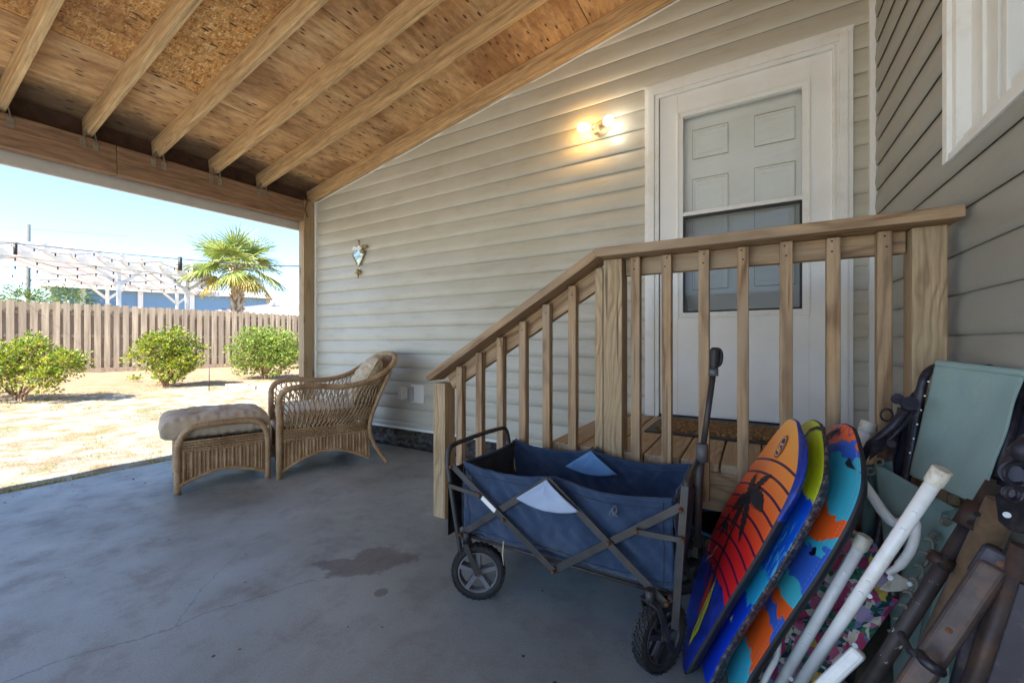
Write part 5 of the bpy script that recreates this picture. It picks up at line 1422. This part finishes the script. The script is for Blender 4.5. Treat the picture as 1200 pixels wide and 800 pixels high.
bush('bush', 'dense rounded green bush nearest the patio post', B, lobes_px([(0, 0, .72, .55), (-.45, 0, .7, .42), (.45, .1, .68, .46), (0, .2, .95, .42), (.3, -.1, .45, .4), (-.35, 0, .4, .36), (.55, 0, .95, .3), (-.25, 0, 1.05, .3), (.85, 0, .55, .32)], t), 13000, LG, .060, 23, [(-.4, .1), (.1, .2), (.5, .3)])
def small_plant(x, y, n, L, mat_, label, seed):
    random.seed(seed); b = V((x, y, gz(x, y)))
    o = thing('weed', label, 'weed', b); m = MB()
    for i in range(n):
        d = V((random.gauss(0, 1), random.gauss(0, 1), abs(random.gauss(0, .8)))).normalized(); leaf(m, b + V((random.gauss(0, .08), random.gauss(0, .08), random.uniform(.02, .12))), d, V((0, 0, 1)), L, L * .5)
    m.build('foliage', mat_, o)
p, t = gnd(157, 447); small_plant(p.x, p.y, 130, .06, LY, 'tiny leafy weed left of the small yellow green bush', 5)
# paving blocks in the sand by the green bush
EDG = plain('paver_block', rgb(196, 178, 158), .9, var=.2)
for (x0, x1, y, lab) in ((266, 292, 455.5, 'leftmost sandy edging block before the green bush'), (293, 301, 457, 'small edging block second from the left before the green bush'), (303, 334, 457, 'long pale edging block before the green bush'), (336, 352, 458, 'edging block nearest the patio post')):
    a, t = gnd(x0, y); b, t = gnd(x1, y + .2)
    m = MB(); m.obox(a + V((0, 0, .035)), b + V((0, 0, .035)), .14, .13); o = m.build('edging_block', EDG, None, bevel=.01); tag(o, lab, 'paver', 'edging blocks before the green bush')
p, t = gnd(245, 458)
m = MB(); m.tube([p, p + V((.01, 0, .50))], .008, 6); o = m.build('stake', DKMET, None); tag(o, 'thin dark metal stake standing in the sand between two bushes', 'stake')
# ================================================================== palm
random.seed(5)
PB, _ = gnd(279, 430)
tp = 16.2; base = at(280, 400, tp); PC = at(277, 318, tp)
palm = thing('palm_tree', 'sabal palm with fan fronds and boot covered trunk behind the fence', 'palm', (base.x, base.y, .12))
BARK = plain('palm_boots', rgb(206, 186, 162), .9, var=.5, scale=5, bump=.6, bscale=12)
m = MB()
zb0, zt0 = .1, PC.z + .25
n = 30
m.tube([(base.x + (PC.x - base.x) * k / n, base.y + (PC.y - base.y) * k / n, zb0 + (zt0 - zb0) * k / n) for k in range(n + 1)], [.15 + .03 * math.sin(k * .3) for k in range(n + 1)], 14)
for lv in range(26):
    z = zb0 + .3 + lv * (zt0 - zb0 - .3) / 26; fr = (z - zb0) / (zt0 - zb0)
    c = V((base.x + (PC.x - base.x) * fr, base.y + (PC.y - base.y) * fr, z))
    for q in range(7):
        a = q * 2 * math.pi / 7 + lv * .45; d = V((math.cos(a), math.sin(a), 0)); s_ = V((-d.y, d.x, 0)) * (.4 if (q + lv) % 2 else -.4)
        m.tube([c + d * .12, c + d * .17 + s_ * .10 + V((0, 0, .12)), c + d * (.22 + random.uniform(0, .06)) + s_ * .22 + V((0, 0, .27))], [.055, .045, .022], 6)
m.build('trunk', BARK, palm)
PL = leafmat('palm_fronds', [rgb(96, 122, 56), rgb(128, 150, 74), rgb(160, 172, 92), rgb(192, 190, 116), rgb(108, 136, 64)], .45, .35)
PLO = leafmat('old_palm_fronds', [rgb(150, 160, 70), rgb(190, 180, 90), rgb(204, 176, 110), rgb(120, 140, 60)], .6, .3)
PET = plain('palm_petiole', rgb(150, 156, 84), .6)
def frond(m, mp, az, el, Lp, Rf, droop, seed):
    random.seed(seed)
    d = V((math.cos(az) * math.cos(el), math.sin(az) * math.cos(el), math.sin(el)))
    p0 = PC + V((0, 0, .1)); h = p0 + d * Lp + V((0, 0, -.12 * Lp * droop)); p1 = h
    mp.tube([p0, p0 + d * Lp * .5 + V((0, 0, .03)), p1], [.03, .02, .014], 6)
    d2 = (d + V((0, 0, -.30 * droop))).normalized(); side = d2.cross(V((0, 0, 1))).normalized(); upv = side.cross(d2)
    side = (side + upv * random.uniform(-.5, .5)).normalized(); upv = side.cross(d2)
    n = 34
    for i in range(n):
        a = (i / (n - 1) - .5) * R(250); L = Rf * (1 - .30 * (abs(a) / R(125)) ** 1.5) * random.uniform(.88, 1.08)
        dd = d2 * math.cos(a) + side * math.sin(a)
        q = p1; w = .030; pts = []; dv = V(dd)
        for s_ in range(5):
            pts.append((q, w * (1, 1.25, .95, .55, .06)[s_])); q = q + dv * (L / 4); dv = (dv + V((0, 0, -.16 * droop - .05 * s_ * droop)) + upv * (.05 if i % 2 else -.04) ).normalized()
        sv = dd.cross(upv).normalized(); vs = []
        for (pp, ww) in pts: vs += [pp + sv * ww * .8 + upv * .010, pp - upv * .006, pp - sv * ww * .8 + upv * .010]
        m.add(vs, [(k * 3 + e, k * 3 + e + 1, k * 3 + e + 4, k * 3 + e + 3) for k in range(4) for e in (0, 1)], 0)
mu, mo, mp = MB(), MB(), MB()
k = 0
for ring_, (el, n, Lp, Rf, dr) in enumerate(((80, 3, .55, 1.0, .4), (60, 6, .62, 1.05, .5), (40, 7, .68, 1.1, .7), (20, 7, .75, 1.1, 1.0), (0, 6, .78, 1.05, 1.3), (-20, 5, .80, 1.0, 1.6))):
    for i in range(n):
        az = 2 * math.pi * (i + .35 * ring_) / n + random.uniform(-.25, .25)
        frond(mo if ring_ == 5 else mu, mp, az, R(el + random.uniform(-9, 9)), Lp * 1.22 * random.uniform(.85, 1.2), Rf * 1.0 * random.uniform(.85, 1.1), dr, 100 + k); k += 1
mu.build('fronds', PL, palm); mo.build('old_fronds', PLO, palm); mp.build('petioles', PET, palm)
# ================================================================== neighbour: pergola, houses, pole, wires
per = thing('pergola', 'white slatted pergola with knee braces rising over the fence', 'pergola', (-19.5, 5.5, .15))
PW_ = plain('white_pergola_paint', rgb(226, 226, 224), .5, var=.04)
prd = V((-.895, .445, 0)).normalized()
ends = [(-18, 277), (15, 281), (50, 283.5), (82, 289), (114, 292.5), (142, 297), (165, 301), (187, 304), (207, 307), (225, 310)]
E0 = at(15, 281, 11.5); ZR = E0.z
Es = [at(x, y, 11.5 * (HOR - 281) / (HOR - y)) for x, y in ends]
for e in Es:
    m = MB(); L = 9.0; h = .34; a = V((e.x, e.y, ZR - .1)); b = a + prd * L
    prof_ = [(0, .10), (-.03, .05), (.03, .0), (.04, -.08), (.16, -.20), (L - .12, -.20), (L - .03, -.04), (L + .03, .06), (L, .10)]
    T = Matrix(((prd.x, 0, -prd.y, a.x), (prd.y, 0, prd.x, a.y), (0, 1, 0, a.z), (0, 0, 0, 1)))
    m.prism(prof_, T, -.03, .03); m.build('rafter', PW_, per)
bd = (Es[-1] - Es[1]); bd.z = 0; bd.normalize()
def bpt(dist, s): q = Es[1] + prd * dist + bd * s; return V((q.x, q.y, 0))
LB = (Es[-1] - Es[1]).length
for dist in (.55, 7.6):
    for o_ in (-.07, .07):
        m = MB(); m.obox(bpt(dist + o_, -1.6) + V((0, 0, ZR - .30)), bpt(dist + o_, LB + .6) + V((0, 0, ZR - .30)), .04, .2); m.build('beam', PW_, per)
    for s in ((-.9, LB * .5, LB * .95) if dist < 1 else (LB * .1, LB * .7)):
        m = MB(); p = bpt(dist, s); m.obox(p + V((0, 0, .05)), p + V((0, 0, ZR - .2)), .10, .10, 0, (1, 0, 0)); m.build('post', PW_, per)
        for sg in (-1, 1):
            m = MB(); m.obox(bpt(dist, s) + V((0, 0, ZR - .95)), bpt(dist, s + sg * .62) + V((0, 0, ZR - .36)), .04, .10); m.build('knee_brace', PW_, per)
m = MB()
for k in range(26):
    q = Es[1] + prd * (.25 + k * .34); m.obox(V((q.x, q.y, ZR + .02)) - bd * 1.6, V((q.x, q.y, ZR + .02)) + bd * (LB + .5), .10, .035)
m.build('slats', PW_, per)
# string lights under it
sl = thing('string_lights', 'strings of small dark bulbs draped along the white pergola', 'string lights', (-19, 5, 3.3))
mc, mb_ = MB(), MB()
for (z, dist) in ((ZR - .42, .3), (ZR - .66, .3), (ZR - .50, 4.3), (ZR - .05, .1)):
    pts = []
    for i in range(61):
        s = -1.5 + (LB + 2) * i / 60; sag = .16 * abs(math.sin(math.pi * i / 15)); p = bpt(dist, s); pts.append(V((p.x, p.y, z - sag)))
    mc.tube(pts, .006, 4, cap=False)
    for i in range(2, 60, 4): mb_.tube([pts[i], pts[i] - V((0, 0, .03)), pts[i] - V((0, 0, .09))], [.012, .02, .013], 6)
split_build(mc, 'cable', BLACK, sl); split_build(mb_, 'bulb', BLACK, sl)
# service wire with dark clips to the patio post
sw = thing('overhead_wire', 'thin black wire with two dark clips strung to the patio post', 'wire', (-4.21, 2.70, 2.06))
P1_ = V((-4.212, 2.70, CAMZ + (HOR - 313.5) / FPX * 4.53)); 
W1 = at(211, 303.5, 6.2); W2 = at(0, 283.5, 8.4)
W3 = W2 + (W2 - W1) * 1.6
m = MB(); m.tube(spline([P1_, at(300, 310.5, 5.2), W1, at(110, 294.5, 7.2), W2, W3], 8), .0065, 6); m.build('cable', BLACK, sw)
m = MB()
for q, h in ((W1, .17), (at(18, 286.5, 8.2), .20)): m.tube([q + V((0, 0, .03)), q - V((0, 0, h))], .035 if False else .028, 8)
split_build(m, 'clip', BLACK, sw)
# wooden pole that carries its far end (out of the photo)
m = MB(); m.tube([(W3.x, W3.y, 0), (W3.x, W3.y, W3.z + .3)], .07, 10); m.build('far_pole', BARK, sw)
pole = thing('utility_pole', 'grey utility pole top standing far behind the pergola', 'pole', tuple(at(33, 400, 42).xy) + (0,))
c = at(33, 263, 42); m = MB(); m.tube([(c.x, c.y, 0), (c.x, c.y, c.z)], .17, 10); m.build('shaft', plain('pole_grey', rgb(104, 108, 104), .9), pole)
m = MB(); m.tube([at(-40, 256, 42), at(33, 268, 42)], .03, 5); m.tube([at(33, 268, 42), at(150, 277, 60)], .03, 5); m.build('line', plain('line_grey', rgb(150, 156, 160), .8), pole)
# pale blue house
def wallbox(m, x0, x1, y0, y1, z0, z1): m.box(x0, x1, y0, y1, z0, z1)
BLW = plain('blue_stucco', rgb(112, 146, 176), .8, var=.05)
bh = thing('neighbor_house', 'pale blue flat-roofed house with white eave behind the pergola', 'house', (-33, 14, .1))
tl, tr = at(60, 352, 27), at(312, 352, 34)
hd_ = (tr - tl); hd_.z = 0; hd_.normalize(); hn = V((-hd_.y, hd_.x, 0))
if hn.x > 0: hn = -hn
HL = (tr - tl).length; ZW = CAMZ + (HOR - 341) / FPX * 29
m = MB(); m.obox(tl - hd_ * 0 + hn * 4 + V((0, 0, 0)) * 0 + V((0, 0, -tl.z + ZW / 2)), tr + hn * 4 + V((0, 0, -tr.z + ZW / 2)), 8, ZW); m.build('wall', BLW, bh)
m = MB(); m.obox(tl - hd_ * .6 + hn * 4 + V((0, 0, -tl.z + ZW + .17)), tr + hd_ * .6 + hn * 4 + V((0, 0, -tr.z + ZW + .17)), 9.2, .34); m.build('eave', PW_, bh)
m = MB(); m.obox(tl - hd_ * .6 + hn * 4.5 + V((0, 0, -tl.z + ZW + .45)), tr + hd_ * .6 + hn * 4.5 + V((0, 0, -tr.z + ZW + .45)), 7, .22); m.build('roof', plain('white_roofing', rgb(214, 214, 212), .7), bh)
m = MB()
for k in (.12, .36, .60, .84):
    q = tl + hd_ * HL * k; m.obox(V((q.x, q.y, 0)) - hn * .06, V((q.x, q.y, ZW)) - hn * .06, .28, .12, 0, (1, 0, 0))
split_build(m, 'pilaster', PW_, bh)
gh = thing('neighbor_house', 'low house with grey shingle roof and white fascia right of the palm', 'house', (-22, 17, .1))
a, b = at(268, 372, 22), at(420, 372, 24); hd_ = (b - a); hd_.z = 0; hd_.normalize(); hn = V((-hd_.y, hd_.x, 0))
if hn.y < 0: hn = -hn
m = MB(); m.obox(V((a.x, a.y, 1.1)) + hn * 4, V((b.x, b.y, 1.1)) + hn * 4, 8, 2.2); m.build('wall', PW_, gh)
m = MB(); m.obox(V((a.x, a.y, 2.55)) - hn * .35 - hd_ * .5, V((b.x, b.y, 2.55)) - hn * .35, .04, .30); m.build('fascia', PW_, gh)
m = MB()
A_, B_ = V((a.x, a.y, 2.70)) - hn * .35 - hd_ * .5, V((b.x, b.y, 2.70)) - hn * .35
m.add([A_, B_, B_ + hn * 4.5 + V((0, 0, .75)), A_ + hn * 4.5 + hd_ * 1.5 + V((0, 0, .75)), A_ - V((0, 0, .06)), B_ - V((0, 0, .06)), B_ + hn * 4.5, A_ + hn * 4.5 + hd_ * 1.5], [(0, 1, 2, 3), (4, 7, 6, 5), (0, 4, 5, 1), (1, 5, 6, 2), (2, 6, 7, 3), (3, 7, 4, 0)])
m.build('roof', SHING, gh)
m = MB(); q = at(320, 358, 25); m.tube([q, q + V((0, 0, .35))], .12, 8); m.build('roof_vent', PW_, gh)
# dark tops of planting seen through the pergola
for (px, t, r_, lab) in ((30, 24, .75, 'small tree crown seen through the left end of the pergola'), (80, 27, 1.0, 'leafy tree crown behind the second pergola post')):
    random.seed(int(px)); c = at(px, 352, t); o = thing('tree', lab, 'tree', (c.x, c.y, .1)); m = MB()
    for i in range(2200):
        d = V((random.gauss(0, 1), random.gauss(0, 1), random.gauss(0, 1))).normalized(); p = c + V((d.x * 1.5, d.y * 1.5, d.z)) * r_ * (.4 + .9 * random.random()) * (1 + 1.1 * nz(d * 2.4 + c, 1))
        leaf(m, p, (d + V((0, 0, -.3))).normalized(), V((random.gauss(0, 1), random.gauss(0, 1), 1)).normalized(), .17, .06)
    m.build('crown', LD, o); ms = MB(); ms.tube([(c.x, c.y, 0), c], [.12, .05], 8); ms.build('trunk', BARK, o)
# ================================================================== grass
random.seed(9)
m = MB()
def tuft(x, y, n, h, spread):
    z = gz(x, y)
    for _ in range(n):
        bx, by = x + random.gauss(0, spread), y + random.gauss(0, spread)
        d = V((random.gauss(0, .5), random.gauss(0, .5), 1)).normalized(); s = V((random.gauss(0, 1), random.gauss(0, 1), 0)).normalized() * .0035
        hh = h * random.uniform(.5, 1.2); b = V((bx, by, z + .0)); 
        m.add([b - s, b + s, b + d * hh], [(0, 1, 2)])
for i in range(420):
    y = random.uniform(-2, 4.2); tuft(-4.16 - abs(random.gauss(0, .14)), y, 16, .045, .03)
for i in range(1500):
    x = random.uniform(-12, -4.5); y = random.uniform(-1, 9)
    if nz((x, y, 0), .9) > .02: tuft(x, y, 12, .035, .05)
lm_ = MB()
for i in range(420):
    if i < 160: x, y, z = -4.13 + abs(random.gauss(0, .25)), random.uniform(-1, 2.6), .004
    elif i < 200: x, y, z = random.uniform(-4, .2), random.uniform(.5, 2.7), .004
    else:
        q = random.choice(((20, 470), (192, 453), (309, 444))); b0, _t = gnd(*q); x, y = b0.x + random.gauss(.1, .45), b0.y + random.gauss(.2, .5); z = gz(x, y) + .03
    L_ = random.uniform(.012, .03) if i < 200 else random.uniform(.03, .06)
    leaf(lm_, V((x, y, z)), V((random.gauss(0, 1), random.gauss(0, 1), random.uniform(0, .25))), V((random.gauss(0, .2), random.gauss(0, .2), 1)), L_ * (.6 if 160 <= i < 200 else 1), L_ * .4)
tag(lm_.build('leaf_litter', leafmat('dry_leaves', [rgb(120, 92, 60), rgb(150, 120, 78), rgb(90, 70, 48)], .9, .1)), 'scattered small dry leaves on the patio edge and under the bushes', 'leaf litter', kind='stuff')
GRS = leafmat('grass_blades', [rgb(112, 122, 52), rgb(158, 146, 82), rgb(196, 172, 112), rgb(128, 136, 60)], .8, .2)
tag(m.build('grass', GRS), 'short sparse half dry grass in the sandy yard', 'grass', kind='stuff')
# ================================================================== light, sky, camera
SUN_EL = R(48); sd = V((.06, -1, 0)).normalized()
sdir = V((sd.x * math.cos(SUN_EL), sd.y * math.cos(SUN_EL), math.sin(SUN_EL)))
L = bpy.data.lights.new('sun', 'SUN'); L.energy = SUN_E; L.angle = R(.5); L.color = (1, .98, .95)
lo = bpy.data.objects.new('sun', L); col.objects.link(lo); lo.rotation_euler = (-sdir).to_track_quat('-Z', 'Y').to_euler(); lo.location = (0, -10, 12)
w = bpy.data.worlds.new('World'); sc.world = w; w.use_nodes = True; nt = w.node_tree; bg = nt.nodes['Background']
sky = nt.nodes.new('ShaderNodeTexSky'); sky.sky_type = 'NISHITA'; sky.sun_disc = False; sky.sun_elevation = SUN_EL
sky.sun_rotation = math.atan2(sd.x, sd.y); sky.air_density = .85; sky.dust_density = .2; sky.ozone_density = 3.0; sky.altitude = 0
nt.links.new(sky.outputs[0], bg.inputs[0]); bg.inputs[1].default_value = SKY_S
cam = bpy.data.cameras.new('camera'); co = bpy.data.objects.new('camera', cam); col.objects.link(co); sc.camera = co
cam.sensor_width = 36; cam.lens = 36 * FPX / 1200; cam.clip_start = .02; cam.clip_end = 1500
cam.shift_y = 2 / 1200
co.location = (0, 0, CAMZ); co.rotation_euler = (R(90), 0, YAW)
vs_ = sc.view_settings; vs_.view_transform = 'Standard'; vs_.look = 'None'; vs_.gamma = 1; vs_.use_curve_mapping = False; vs_.exposure = EXPO
sc.cycles.max_bounces = 10; sc.cycles.diffuse_bounces = 6; sc.cycles.transparent_max_bounces = 12; sc.cycles.sample_clamp_indirect = 6
sc.cycles.use_denoising = True
